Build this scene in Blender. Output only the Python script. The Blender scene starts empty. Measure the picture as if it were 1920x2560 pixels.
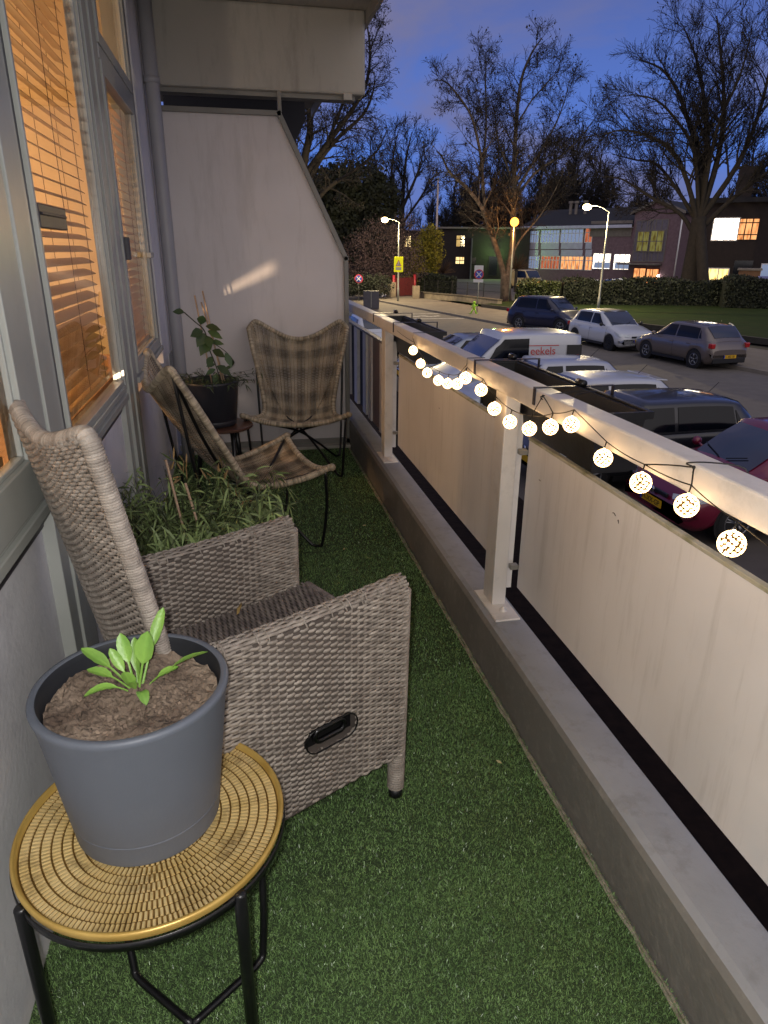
import bpy, math, random
import numpy as np
from mathutils import Vector, noise
R = math.radians
PI = math.pi
rnd = random.Random(7)
nr = np.random.RandomState(5)
sc = bpy.context.scene
col = sc.collection

# ---------------------------------------------------------------- helpers
def lin(c):
    if isinstance(c, str):
        c = [int(c[i:i+2], 16)/255 for i in (0, 2, 4)]
        c = [x/12.92 if x <= .04045 else ((x+.055)/1.055)**2.4 for x in c]
    return (c[0], c[1], c[2], 1)

def tag(o, label=None, cat=None, group=None, kind=None):
    if label: o['label'] = label
    if cat: o['category'] = cat
    if group: o['group'] = group
    if kind: o['kind'] = kind
    return o

def empty(name, loc=(0, 0, 0), rz=0, label=None, cat=None, group=None):
    o = bpy.data.objects.new(name, None)
    col.objects.link(o)
    o.location = loc; o.rotation_euler = (0, 0, rz)
    o.empty_display_size = .1
    return tag(o, label, cat, group)

def children(o):
    return [c for c in bpy.data.objects if c.parent == o]

def copy_tree(o, parent=None):
    c = o.copy(); col.objects.link(c); c.parent = parent
    for ch in children(o):
        copy_tree(ch, c)
    return c

class MB:
    def __init__(s):
        s.v = []; s.f = []; s.t = []; s.m = []; s.n = 0
        s.tone = .5; s.mi = 0
    def add(s, v, f, tone=None):
        v = np.asarray(v, float).reshape(-1, 3)
        k = s.n
        s.v.append(v); s.n += len(v)
        t = s.tone if tone is None else tone
        s.t.append(np.broadcast_to(np.asarray(t, float), (len(v),)))
        if isinstance(f, np.ndarray):
            s.f += (f + k).tolist()
        else:
            s.f += [tuple(i+k for i in q) for q in f]
        s.m += [s.mi]*len(f)
        return s
    def box(s, x0, x1, y0, y1, z0, z1):
        v = [(x0,y0,z0),(x1,y0,z0),(x1,y1,z0),(x0,y1,z0),(x0,y0,z1),(x1,y0,z1),(x1,y1,z1),(x0,y1,z1)]
        return s.add(v, [(0,3,2,1),(4,5,6,7),(0,1,5,4),(1,2,6,5),(2,3,7,6),(3,0,4,7)])
    def obox(s, c, a, b, d):
        c, a, b, d = (np.array(x, float) for x in (c, a, b, d))
        v = [c+i*a+j*b+k*d for k in (-1,1) for (i,j) in ((-1,-1),(1,-1),(1,1),(-1,1))]
        return s.add(v, [(0,3,2,1),(4,5,6,7),(0,1,5,4),(1,2,6,5),(2,3,7,6),(3,0,4,7)])
    def prism(s, poly, z0, z1, fn=None):
        n = len(poly)
        v = [(p[0], p[1], z0) for p in poly]+[(p[0], p[1], z1) for p in poly]
        if fn: v = [fn(*p) for p in v]
        return s.add(v, [tuple(range(n))[::-1], tuple(range(n, 2*n))]+[(i,(i+1)%n,n+(i+1)%n,n+i) for i in range(n)])
    def tube(s, pts, r, n=8, tones=None, closed=False, flat=None, cap=True):
        P = np.asarray(pts, float); m = len(P)
        r = np.broadcast_to(np.asarray(r, float), (m,))
        T = np.empty_like(P)
        if closed:
            T = np.roll(P, -1, 0)-np.roll(P, 1, 0)
        else:
            T[1:-1] = P[2:]-P[:-2]; T[0] = P[1]-P[0]; T[-1] = P[-1]-P[-2]
        T /= np.linalg.norm(T, axis=1)[:, None]+1e-12
        up = np.array([0, 0, 1.]) if abs(T[0][2]) < .9 else np.array([1., 0, 0])
        A = np.empty_like(P)
        a = up-T[0]*(up@T[0]); a /= np.linalg.norm(a)
        for i in range(m):
            a = a-T[i]*(a@T[i]); a /= np.linalg.norm(a)+1e-12
            A[i] = a
        B = np.cross(T, A)
        th = np.arange(n)*2*PI/n
        k = 1 if flat is None else flat
        V = P[:, None]+r[:, None, None]*(np.cos(th)[None, :, None]*A[:, None]*k+np.sin(th)[None, :, None]*B[:, None])
        i = np.arange(m if closed else m-1)[:, None]; j = np.arange(n)[None]
        i2 = (i+1) % m; j2 = (j+1) % n
        F = np.stack([i*n+j, i*n+j2, i2*n+j2, i2*n+j], -1).reshape(-1, 4)
        t = None if tones is None else np.repeat(np.asarray(tones, float), n)
        s.add(V, F, t)
        if cap and not closed:
            k0 = s.n-m*n
            s.f.append(tuple(k0+q for q in range(n))[::-1]); s.m.append(s.mi)
            s.f.append(tuple(k0+(m-1)*n+q for q in range(n))); s.m.append(s.mi)
        return s
    def lathe(s, prof, c=(0, 0, 0), n=32, tone=None):
        P = np.array(prof, float); m = len(P)
        th = np.arange(n)*2*PI/n
        V = np.stack([P[:, 0, None]*np.cos(th)+c[0], P[:, 0, None]*np.sin(th)+c[1], np.repeat(P[:, 1, None], n, 1)+c[2]], -1)
        i = np.arange(m-1)[:, None]; j = np.arange(n)[None]; j2 = (j+1) % n
        F = np.stack([i*n+j, i*n+j2, (i+1)*n+j2, (i+1)*n+j], -1).reshape(-1, 4)
        return s.add(V, F, tone)
    def sphere(s, c, r, n=12, sz=1.):
        return s.lathe([(max(1e-4, r*math.sin(a)), -r*sz*math.cos(a)) for a in np.linspace(0, PI, n//2+1)], c, n)
    def grid(s, G, tone=None, flip=False):
        G = np.asarray(G, float); a, b = G.shape[:2]
        i = np.arange(a-1)[:, None]; j = np.arange(b-1)[None]
        F = np.stack([i*b+j, i*b+j+1, (i+1)*b+j+1, (i+1)*b+j], -1).reshape(-1, 4)
        if flip: F = F[:, ::-1]
        return s.add(G, F, None if tone is None else np.asarray(tone).ravel())
    def build(s, name, mats, parent=None, smooth=False, bev=0):
        me = bpy.data.meshes.new(name)
        V = np.concatenate(s.v) if s.v else np.zeros((0, 3))
        me.from_pydata(V.tolist(), [], s.f)
        if not isinstance(mats, (list, tuple)): mats = [mats]
        for m in mats: me.materials.append(m)
        if len(mats) > 1: me.polygons.foreach_set('material_index', s.m)
        at = me.attributes.new('tone', 'FLOAT', 'POINT')
        at.data.foreach_set('value', np.concatenate(s.t).astype(np.float32))
        if smooth: me.polygons.foreach_set('use_smooth', [True]*len(me.polygons))
        me.update()
        o = bpy.data.objects.new(name, me); col.objects.link(o)
        if parent is not None: o.parent = parent
        if bev:
            b = o.modifiers.new('bevel', 'BEVEL'); b.width = bev; b.segments = 2; b.limit_method = 'ANGLE'; b.angle_limit = R(40)
        return o

def centre(o):
    """move a mesh's origin to the middle of its base"""
    me = o.data; n = len(me.vertices)
    V = np.empty(n*3); me.vertices.foreach_get('co', V); V = V.reshape(-1, 3)
    c = (V.min(0)+V.max(0))/2; c[2] = V[:, 2].min()
    V -= c; me.vertices.foreach_set('co', V.ravel()); me.update()
    o.location = Vector(c)
    return o

def arc(c, r, a0, a1, n, ex=(1,0,0), ey=(0,1,0)):
    c = np.array(c, float); ex = np.array(ex, float); ey = np.array(ey, float)
    return [c+r*(math.cos(a)*ex+math.sin(a)*ey) for a in np.linspace(a0, a1, n)]

def smooth_path(pts, k=6):
    """Catmull-Rom through the points"""
    P = np.array(pts, float); Q = np.vstack([2*P[0]-P[1], P, 2*P[-1]-P[-2]])
    out = []
    for i in range(1, len(Q)-2):
        p0, p1, p2, p3 = Q[i-1:i+3]
        for t in np.arange(k)/k:
            out.append(.5*(2*p1+(p2-p0)*t+(2*p0-5*p1+4*p2-p3)*t*t+(3*p1-p0-3*p2+p3)*t**3))
    out.append(P[-1])
    return np.array(out)

def resample(P, step):
    P = np.asarray(P, float); d = np.r_[0, np.cumsum(np.linalg.norm(np.diff(P, axis=0), axis=1))]
    n = max(2, int(d[-1]/step)+1); t = np.linspace(0, d[-1], n)
    return np.stack([np.interp(t, d, P[:, k]) for k in range(3)], -1)

# ---------------------------------------------------------------- materials
MATS = {}
def mat(name, c1, c2=None, nscale=6., rough=.6, rough2=None, metal=0., bump=0., bscale=80., tone=0., spec=.5, coat=0.,
        emit=None, estr=0., detail=6., contrast=1., dirt=None, dscale=2., damt=.5, trans=0.):
    if name in MATS: return MATS[name]
    m = bpy.data.materials.new(name); m.use_nodes = True; MATS[name] = m
    nt = m.node_tree; N = nt.nodes; L = nt.links
    b = N['Principled BSDF']
    tc = N.new('ShaderNodeTexCoord')
    src = tc.outputs['Object']
    c1 = lin(c1); c2 = lin(c2) if c2 is not None else c1
    nz = N.new('ShaderNodeTexNoise'); nz.inputs['Scale'].default_value = nscale; nz.inputs['Detail'].default_value = detail
    L.new(src, nz.inputs['Vector'])
    mr = N.new('ShaderNodeMapRange'); mr.inputs['From Min'].default_value = .5-.25/contrast; mr.inputs['From Max'].default_value = .5+.25/contrast
    L.new(nz.outputs['Fac'], mr.inputs['Value'])
    mx = N.new('ShaderNodeMix'); mx.data_type = 'RGBA'
    mx.inputs[6].default_value = c1; mx.inputs[7].default_value = c2
    L.new(mr.outputs['Result'], mx.inputs[0])
    out = mx.outputs[2]
    if dirt is not None:
        n2 = N.new('ShaderNodeTexNoise'); n2.inputs['Scale'].default_value = dscale; n2.inputs['Detail'].default_value = 9; n2.inputs['Roughness'].default_value = .7
        L.new(src, n2.inputs['Vector'])
        r2 = N.new('ShaderNodeMapRange'); r2.inputs['From Min'].default_value = .52; r2.inputs['From Max'].default_value = .72; r2.inputs['To Max'].default_value = damt
        L.new(n2.outputs['Fac'], r2.inputs['Value'])
        m2 = N.new('ShaderNodeMix'); m2.data_type = 'RGBA'; m2.inputs[7].default_value = lin(dirt)
        L.new(out, m2.inputs[6]); L.new(r2.outputs['Result'], m2.inputs[0]); out = m2.outputs[2]
    if tone:
        at = N.new('ShaderNodeAttribute'); at.attribute_name = 'tone'
        r3 = N.new('ShaderNodeMapRange'); r3.inputs['To Min'].default_value = 1-tone; r3.inputs['To Max'].default_value = 1+tone
        L.new(at.outputs['Fac'], r3.inputs['Value'])
        m3 = N.new('ShaderNodeVectorMath'); m3.operation = 'SCALE'
        L.new(out, m3.inputs[0]); L.new(r3.outputs['Result'], m3.inputs['Scale']); out = m3.outputs[0]
    L.new(out, b.inputs['Base Color'])
    b.inputs['Roughness'].default_value = rough
    if rough2 is not None:
        rr = N.new('ShaderNodeMapRange'); rr.inputs['To Min'].default_value = rough; rr.inputs['To Max'].default_value = rough2
        L.new(mr.outputs['Result'], rr.inputs['Value']); L.new(rr.outputs['Result'], b.inputs['Roughness'])
    b.inputs['Metallic'].default_value = metal
    b.inputs['Specular IOR Level'].default_value = spec
    b.inputs['Coat Weight'].default_value = coat
    if coat: b.inputs['Coat Roughness'].default_value = .06
    if emit is not None:
        b.inputs['Emission Color'].default_value = lin(emit); b.inputs['Emission Strength'].default_value = estr
    if bump:
        n3 = N.new('ShaderNodeTexNoise'); n3.inputs['Scale'].default_value = bscale; n3.inputs['Detail'].default_value = 4
        L.new(src, n3.inputs['Vector'])
        bp = N.new('ShaderNodeBump'); bp.inputs['Strength'].default_value = bump; bp.inputs['Distance'].default_value = .01
        L.new(n3.outputs['Fac'], bp.inputs['Height']); L.new(bp.outputs['Normal'], b.inputs['Normal'])
    return m

def glass_mat(name, tint=(.9, .93, .95), rough=.0, refl=1.):
    """thin pane: light goes straight through, the surface mirrors by Fresnel"""
    if name in MATS: return MATS[name]
    m = bpy.data.materials.new(name); m.use_nodes = True; MATS[name] = m
    nt = m.node_tree; N = nt.nodes; L = nt.links
    N.remove(N['Principled BSDF'])
    out = N['Material Output']
    t = N.new('ShaderNodeBsdfTransparent'); t.inputs['Color'].default_value = (*tint, 1)
    g = N.new('ShaderNodeBsdfGlossy'); g.inputs['Roughness'].default_value = rough
    f = N.new('ShaderNodeFresnel'); f.inputs['IOR'].default_value = 1.5
    k = N.new('ShaderNodeMath'); k.operation = 'MULTIPLY'; k.inputs[1].default_value = refl
    mx = N.new('ShaderNodeMixShader')
    L.new(f.outputs[0], k.inputs[0]); L.new(k.outputs[0], mx.inputs[0]); L.new(t.outputs[0], mx.inputs[1]); L.new(g.outputs[0], mx.inputs[2])
    L.new(mx.outputs[0], out.inputs['Surface'])
    return m

def emis(name, c, s):
    if name in MATS: return MATS[name]
    m = bpy.data.materials.new(name); m.use_nodes = True; MATS[name] = m
    N = m.node_tree.nodes; N.remove(N['Principled BSDF'])
    e = N.new('ShaderNodeEmission'); e.inputs['Color'].default_value = lin(c); e.inputs['Strength'].default_value = s
    m.node_tree.links.new(e.outputs[0], N['Material Output'].inputs['Surface'])
    return m

# ---------------------------------------------------------------- camera
EYE = 1.55
cd = bpy.data.cameras.new('camera'); cam = bpy.data.objects.new('camera', cd); col.objects.link(cam)
cd.sensor_fit = 'HORIZONTAL'; cd.sensor_width = 36; cd.lens = 36*1712.9/1920
cd.clip_start = .02; cd.clip_end = 2000
pt, yw, rl = R(20.9), R(11.76), R(.42)
from mathutils import Matrix
fw = Vector((math.sin(yw)*math.cos(pt), math.cos(yw)*math.cos(pt), -math.sin(pt)))
rt = Vector((math.cos(yw), -math.sin(yw), 0)); up = rt.cross(fw)
rt2 = rt*math.cos(rl)+up*math.sin(rl); up2 = -rt*math.sin(rl)+up*math.cos(rl)
M = Matrix((rt2, up2, -fw)).transposed().to_4x4(); M.translation = Vector((0, 0, EYE))
cam.matrix_world = M
sc.camera = cam
sc.view_settings.view_transform = 'Standard'; sc.view_settings.look = 'None'
sc.view_settings.exposure = 0.9; sc.view_settings.gamma = 1
sc.render.resolution_x = 768; sc.render.resolution_y = 1024
# ---------------------------------------------------------------- balcony shell
m_white = mat('rail_paint', 'dcd6ce', 'd2cbc2', 5, rough=.36, bump=.07, bscale=45, dirt='81786a', dscale=11, damt=.30)
m_panel = mat('panel_laminate', 'd8d4d0', 'cdc8c3', 3, rough=.42, bump=.03, bscale=200, dirt='8b8275', dscale=2.2, damt=.30)
m_moss = mat('mossy_channel', 'b0ab9c', '8a8668', 14, rough=.8, bump=.3, bscale=120, dirt='5d6230', dscale=7, damt=.75)
m_plinth = mat('grey_masonry_paint', '807c75', '726e67', 4, rough=.75, bump=.25, bscale=45, dirt='a39d92', dscale=22, damt=.35)
m_cap = mat('plinth_cap_paint', '97989c', '868789', 5, rough=.62, bump=.18, bscale=40, dirt='6a675f', dscale=16, damt=.45)
m_grout = mat('dried_sealant', 'a8a090', '6e6657', 30, rough=.95, bump=.5, bscale=90)
m_frame = mat('window_frame_paint', 'a8aaa4', '9fa19b', 6, rough=.26, bump=.04, bscale=30)
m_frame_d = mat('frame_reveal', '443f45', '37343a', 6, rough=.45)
m_wall = mat('facade_paint', 'dcdbdd', 'd0cfd2', 3, rough=.6, bump=.15, bscale=70, dirt='6a6870', dscale=3, damt=.25)
m_part = mat('partition_board', 'd8d1cf', 'cdc6c4', 2.5, rough=.5, bump=.04, bscale=90, dirt='978f87', dscale=1.6, damt=.38)
m_part_f = mat('partition_frame', '86837c', '7a776f', 6, rough=.45, bump=.1, bscale=60)
m_conc = mat('painted_concrete', 'b4afa5', 'a8a398', 2, rough=.7, bump=.15, bscale=40, dirt='6d685d', dscale=3, damt=.4)
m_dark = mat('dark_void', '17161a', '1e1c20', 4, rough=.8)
m_black = mat('black_plastic', '131315', '1b1b1e', 9, rough=.42, bump=.1, bscale=50)
m_blackmetal = mat('black_metal', '0c0c0e', '141416', 14, rough=.32, bump=.05, bscale=60)
m_pipe = mat('grey_pipe', 'a3a2a4', '969598', 4, rough=.4, bump=.05)

fl = MB().box(-.9, 1.0, -1.6, 9.2, -.2, -.004).build('balcony_floor', mat('balcony_slab', '6b6a66', '5a5956', 8, rough=.9))
tag(fl, kind='structure')

# --- plinth: painted upstand with a chamfer along the inner top edge
pl = empty('plinth_wall', (.92, 2.5, 0), 0, 'low grey painted upstand running along the outer edge of the balcony under the posts', 'low wall')
def world(o):
    o.matrix_parent_inverse = Matrix.Translation(-Vector(o.parent.location)) @ Matrix.Identity(4)
    if o.parent.rotation_euler[2]:
        o.matrix_parent_inverse = (Matrix.Translation(o.parent.location) @ Matrix.Rotation(o.parent.rotation_euler[2], 4, 'Z')).inverted()
    return o
ys = np.r_[np.arange(-1.4, 9.2, .12)]
def wob(y, k, a): return a*noise.noise(Vector((y*3.1, k*7.3, 0)))
G = []
for y in ys:
    G.append([(.858+wob(y,1,.002), y, -.004), (.858+wob(y,2,.002), y, .10), (.857+wob(y,3,.002), y, .206+wob(y,6,.003)), (.866+wob(y,4,.003), y, .2225)])
world(MB().grid(G, flip=False).build('wall_face', m_plinth, pl, smooth=False))
G = [[(.866+wob(y,4,.003), y, .2225), (.884, y, .231), (.995, y, .231), (.999, y, .227), (.999, y, -.2)] for y in ys]
world(MB().grid(G).build('wall_cap', m_cap, pl))
# dried sealant line where the turf meets the upstand
mb = MB()
for k in range(2):
    P = [(.846-.008*k+.006*noise.noise(Vector((y*9, k*5, 0))), y, .003) for y in np.arange(-.6, 5.6, .025)]
    r = [max(.0006, .0055+.006*noise.noise(Vector((y*17, 3+k, 0)))) for y in np.arange(-.6, 5.6, .025)]
    mb.tube(P, r, 6, flat=.5)
world(mb.build('sealant', m_grout, pl, smooth=True))

# --- railing
def streaks(m, sc3):
    nt = m.node_tree
    nz = [n for n in nt.nodes if n.type == 'TEX_NOISE'][1]
    mp = nt.nodes.new('ShaderNodeMapping'); mp.inputs['Scale'].default_value = sc3
    l = nz.inputs['Vector'].links[0]; src = l.from_socket; nt.links.remove(l)
    nt.links.new(src, mp.inputs[0]); nt.links.new(mp.outputs[0], nz.inputs['Vector'])
streaks(m_panel, (1, 9, .8)); streaks(m_part, (3.5, 1, .5)); streaks(m_conc, (3, 1, .6))
rail = empty('balcony_railing', (.94, 2.3, .231), 0, 'cream painted metal balcony railing with flat infill panels and square posts', 'railing')
world(MB().box(.898, .968, -1.5, 9.2, 1.079, 1.145).build('handrail', m_white, rail, bev=.006))
posts = [(.14, .24), (2.27, 2.375), (4.385, 4.49), (6.5, 6.6)]
for y0, y1 in posts:
    p = world(MB().box(.912, .968, y0, y1, .238, 1.0788).build('post', m_white, rail, bev=.004))
    q = MB().box(.884, .984, y0-.12, y1+.03, .2312, .2395); q.build('base_plate', m_white, None, bev=.002)
    o = bpy.data.objects[[k for k in bpy.data.objects.keys() if k.startswith('base_plate')][-1]]
    o.parent = p; o.matrix_parent_inverse = p.matrix_parent_inverse.inverted() if False else Matrix.Translation(-Vector(rail.location)).inverted()
    o.matrix_parent_inverse = Matrix.Identity(4)
    b = MB()
    for yy in (y0-.05, ):
        b.lathe([(.001, .250), (.011, .250), (.013, .243), (.016, .2396), (.018, .2394)], (.94, yy, 0), 12)
        b.lathe([(.001, .256), (.006, .256), (.006, .250)], (.94, yy, 0), 6)
    o = b.build('bolt', m_white, p, smooth=True)
    # clips holding the panels behind the post
    for z in (.40, .86):
        for ya in (y0-.028, y1+.002):
            MB().box(.968, .998, ya, ya+.026, z, z+.018).build('clip', m_part_f, p)
    MB().box(.9685, .995, y0+.02, y1-.02, .30, 1.0).build('back_bar', m_white, p)
for y0, y1 in ((-1.2, .12), (.27, 2.245), (2.42, 4.365)):
    p = world(MB().box(1.000, 1.010, y0, y1, .322, .915).build('panel', m_panel, rail, bev=.002))
    c = MB().box(.9965, 1.016, y0+.0, y1, .9155, .926)
    c.build('cap_channel', m_moss, p, bev=.002)
# scuffs and a dried drip on the panels
m_scuff = mat('scuff', '6b635a', '544d46', 40, rough=.8)
for k, (y, z, l, a) in enumerate(((1.62, .86, .018, .4), (1.60, .845, .014, 1.2), (2.12, .80, .012, .2), (3.4, .78, .014, .3))):
    q = MB().tube(smooth_path([(.9992, y, z), (.9990, y+l*math.cos(a)*.5, z+l*math.sin(a)*.7), (.9992, y+l*math.cos(a), z+l*math.sin(a)*.4)], 4), .0013, 5)
    world(q.build('scuff_mark', m_scuff, rail, smooth=True))
# the slatted bay by the partition
for ya, yb in ((4.895, 4.97), (5.30, 5.43), (5.53, 5.68), (5.97, 6.12), (6.42, 6.5)):
    world(MB().box(.992, 1.02, ya, yb, .27, .9299).build('slat', m_white, rail, bev=.002))
world(MB().box(1.004, 1.012, 4.50, 5.295, .27, .93).build('panel', mat('brown_pink_panel', '8a746c', '7b665f', 4, rough=.5), rail))
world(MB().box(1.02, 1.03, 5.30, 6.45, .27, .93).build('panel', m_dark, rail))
world(MB().box(.985, 1.03, 4.50, 9.0, .93, .947).build('cap_channel', m_part_f, rail, bev=.002))
world(MB().box(.99, 1.02, 6.62, 9.0, .32, .92).build('panel', m_panel, rail))

# --- partition at the end of the balcony
YP = 5.6
par = empty('balcony_partition', (.2, YP, 0), 0, 'tall pale privacy screen with a sloping outer edge at the end of the balcony', 'partition screen')
out = [(-.50, .03), (.848, .03), (.848, 1.49), (.38, 2.452), (-.50, 2.452)]
world(MB().prism([(x, z) for x, z in out], YP, YP+.03, lambda x, z, y: (x, y, z)).build('board', m_part, par))
fr = MB()
def bar(a, b, w=.034, d=.02):
    a = np.array([a[0], YP, a[1]]); b = np.array([b[0], YP, b[1]]); t = (b-a)/np.linalg.norm(b-a); n = np.cross(t, [0, 1, 0])
    fr.obox((a+b)/2-n*w/2*0+np.array([0, -.008, 0]), (b-a)/2+t*w/2*.98, n*w/2, np.array([0, d, 0]))
for a, b in zip(out[1:], out[2:]+out[:0]): bar(a, b)
bar((-.5, .045), (.848, .045), .05)
bar((.386, 2.47), (.386, 2.585), .028)
world(fr.build('edge_frame', m_part_f, par, bev=.003))
for x in (-.1, .35, .7): world(MB().box(x, x+.06, YP-.02, YP+.02, .0285, .05).build('foot', m_white, par))
th = MB().box(-.5, .857, 5.50, 5.74, 0, .028).build('threshold_strip', m_conc, None, bev=.004)
tag(centre(th), 'low grey concrete threshold under the privacy screen', 'threshold')
# light cladding strips standing beside the screen on the facade
# --- beam and slab of the balcony above
ub = empty('upper_balcony', (.25, 3, 3.1), 0, 'underside and deep end beam of the balcony on the floor above', 'balcony')
world(MB().box(-.7, 1.004, -1.6, 9.2, 3.10, 3.3).build('slab', m_conc, ub))
world(MB().box(-.50, 1.0, 5.56, 5.76, 2.585, 3.099).build('end_beam', m_conc, ub, bev=.02))
world(MB().box(-.5, .93, 5.60, 5.72, 2.556, 2.5845).build('beam_lip', m_part_f, ub))
world(MB().box(.84, .90, 5.545, 5.60, 2.55, 2.59).build('drip_bracket', m_conc, ub))
world(MB().box(1.0041, 1.03, -1.6, 9.2, 3.02, 3.4).build('fascia', m_conc, ub))
nb = MB().prism([(-.5, 1.9), (.30, 1.9), (.70, 2.62), (.70, 3.09), (-.5, 3.09)], 6.9, 6.95, lambda x, z, y: (x, y, z)).build('neighbour_screen', mat('dark_screen', '2b2a30', '242329', 3, rough=.7))
tag(centre(nb), 'dark sloping screen of the next balcony behind the end beam', 'screen')

m_room = mat('room_plaster', 'e2cda8', 'd8c29b', 2, rough=.8)
# --- facade on the left: posts, parapets, windows
fac = empty('apartment_facade', (-.6, 2.5, 0), 0, 'grey window wall of the apartment with painted frames above low parapet panels', 'house wall')
XG = -.52
def W(mb, name, m, parent=fac, **k): return world(mb.build(name, m, parent, **k)) if parent is fac else mb.build(name, m, parent, **k)
# parapets
W(MB().box(-.66, -.535, -1.5, 1.79, 0, .875), 'parapet', m_wall)
W(MB().box(-.66, -.535, 2.06, 3.16, 0, .875), 'parapet', m_wall)
W(MB().box(-.66, -.54, 3.16, 5.6, 0, .84), 'parapet', m_wall)
W(MB().box(-.65, -.528, -1.5, 1.79, .875, .93), 'sill_shade_strip', m_frame_d)  # dark strips: the shade under the sill put in as colour
W(MB().box(-.65, -.528, 2.06, 3.16, .875, .93), 'sill_shade_strip', m_frame_d)
for (y0, y1) in ((-1.5, 1.79), (2.06, 3.16), (3.56, 4.80)):
    b = MB().box(-.56, -.492, y0, y1, .93, .958); b.box(-.56, -.505, y0, y1, .9582, .975)
    W(b, 'sill', m_frame, bev=.003)
# big grooved post
b = MB()
for ya, yb, xf in ((1.79, 1.858, -.502), (1.864, 1.884, -.506), (1.89, 1.955, -.500), (1.962, 2.06, -.506)):
    b.box(-.56, xf, ya, yb, 0, 3.099)
b.box(-.56, -.512, 1.80, 2.05, 0, 3.0995)
W(b, 'grooved_post', m_frame, bev=.003)
W(MB().box(-.60, -.508, 2.0605, 2.085, .975, 3.099), 'reveal', m_frame_d)
# second post between the middle and far window
b = MB()
for ya, yb, xf in ((3.16, 3.25, -.512), (3.255, 3.36, -.500), (3.365, 3.385, -.506), (3.39, 3.50, -.496), (3.505, 3.56, -.505)):
    b.box(-.545, xf, ya, yb, 0, 3.099)
W(b, 'grooved_post', m_frame, bev=.003)
def window(y0, y1, z0, z1, w=.045, xg=XG, stile=None):
    fr = MB()
    for (a, b_, c, d) in ((y0, y1, z0, z0+w), (y0, y1, z1-w, z1), (y0, y0+w, z0+w, z1-w), (y1-w, y1, z0+w, z1-w)):
        fr.box(xg-.025, xg+.025, a, b_, c, d)
    for (a, b_, c, d) in ((y0+w, y1-w, z0+w, z0+w+.012), (y0+w, y0+w+.012, z0+w+.012, z1-w), (y1-w-.012, y1-w, z0+w+.012, z1-w)):
        fr.box(xg-.012, xg+.012, a, b_, c, d)
    f = W(fr, 'window', m_frame, bev=.003)
    MB().add([(xg, y0+w, z0+w), (xg, y1-w, z0+w), (xg, y1-w, z1-w), (xg, y0+w, z1-w)], [(0, 1, 2, 3)]).build('pane', glass_mat('window_glass'), f)
    return f
w1 = window(-1.4, 1.785, .976, 2.95, .11)
w2 = window(2.087, 3.158, .976, 3.05, .018)
w3 = window(3.565, 4.62, .976, 2.30, .05)
w4 = window(3.565, 4.62, 2.36, 3.05, .05)
W(MB().box(-.62, -.50, 3.562, 4.66, 2.302, 2.358), 'transom', m_frame, bev=.004)
W(MB().box(-.62, -.51, 4.622, 4.72, .926, 3.099), 'grooved_post', m_frame, bev=.004)
W(MB().box(-.62, -.51, 4.722, 4.80, .976, 3.099), 'reveal', m_frame_d)
W(MB().box(-.70, -.50, 4.80, 5.6, .84, 3.099), 'wall_return', m_wall)
W(MB().box(-.70, -.53, 4.795, 4.799, .98, 3.09), 'inner_lining', m_room)
W(MB().box(-.545, -.50, 2.11, 3.14, .9945, 1.018), 'streak_lip', m_frame, bev=.002)  # lip added to trim the lamp streak that falls on the screen
# window hardware: handle, stay and hinge blocks
MB().box(-.495, -.47, 4.44, 4.60, 1.50, 1.53).build('casement_stay', m_frame, w3, bev=.003)
MB().box(-.495, -.475, 3.60, 3.64, 1.50, 1.60).build('handle', m_frame_d, w3, bev=.003)
h = MB().box(-.516, -.492, 2.10, 2.42, 1.60, 1.66); h.box(-.491, -.486, 2.11, 2.40, 1.632, 1.64)
h.build('vent_handle', mat('vent_grey', '353034', '2a262a', 9, rough=.5), w2, bev=.008)
# pipe in the corner
pp = MB().tube([(-.445, 5.34, z) for z in (0, .8, 1.6, 2.4, 3.09)], .045, 20)
for z in (.5, 2.55): pp.tube([(-.445, 5.34, z), (-.445, 5.34, z+.04)], .052, 20)
tag(centre(pp.build('drain_pipe', m_pipe, smooth=True)), 'grey vertical drain pipe in the corner beside the privacy screen', 'pipe')
sp = MB().tube([(-.535, .93, 0), (-.535, .93, .30)], .022, 16); sp.tube([(-.535, .93, .30), (-.535, .93, .315)], [.022, .012], 16)
tag(centre(sp.build('pipe_stub', mat('stub_grey', '6f7a78', '616b6a', 8, rough=.35, metal=.4), smooth=True)), 'short grey-green pipe stub by the wall under the gold table', 'pipe')

# --- room behind the windows
room = empty('living_room', (-2.3, 2.2, 0), 0, 'warm lit room seen through the blinds', 'room')
world(MB().box(-4.2, -4.1, -1.6, 5.6, 0, 3.09).build('back_wall', m_room, room))
world(MB().box(-4.1, -.71, 5.5, 5.6, 0, 3.09).build('end_wall', m_room, room))
world(MB().box(-4.1, -.71, -1.6, -1.5, 0, 3.09).build('end_wall', m_room, room))
world(MB().box(-4.1, -.71, -1.5, 5.5, -.1, 0).build('floorboards', mat('room_floor', '6b4a30', '5a3d27', 5, rough=.5), room))
world(MB().box(-4.1, -.71, -1.5, 5.5, 3.0, 3.09).build('room_ceiling', m_room, room))
world(MB().box(-1.0, -.665, 2.06, 4.7, .89, .92).build('inner_sill', mat('honey_wood', 'b0793e', '9a6632', 8, rough=.4), room))

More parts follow.
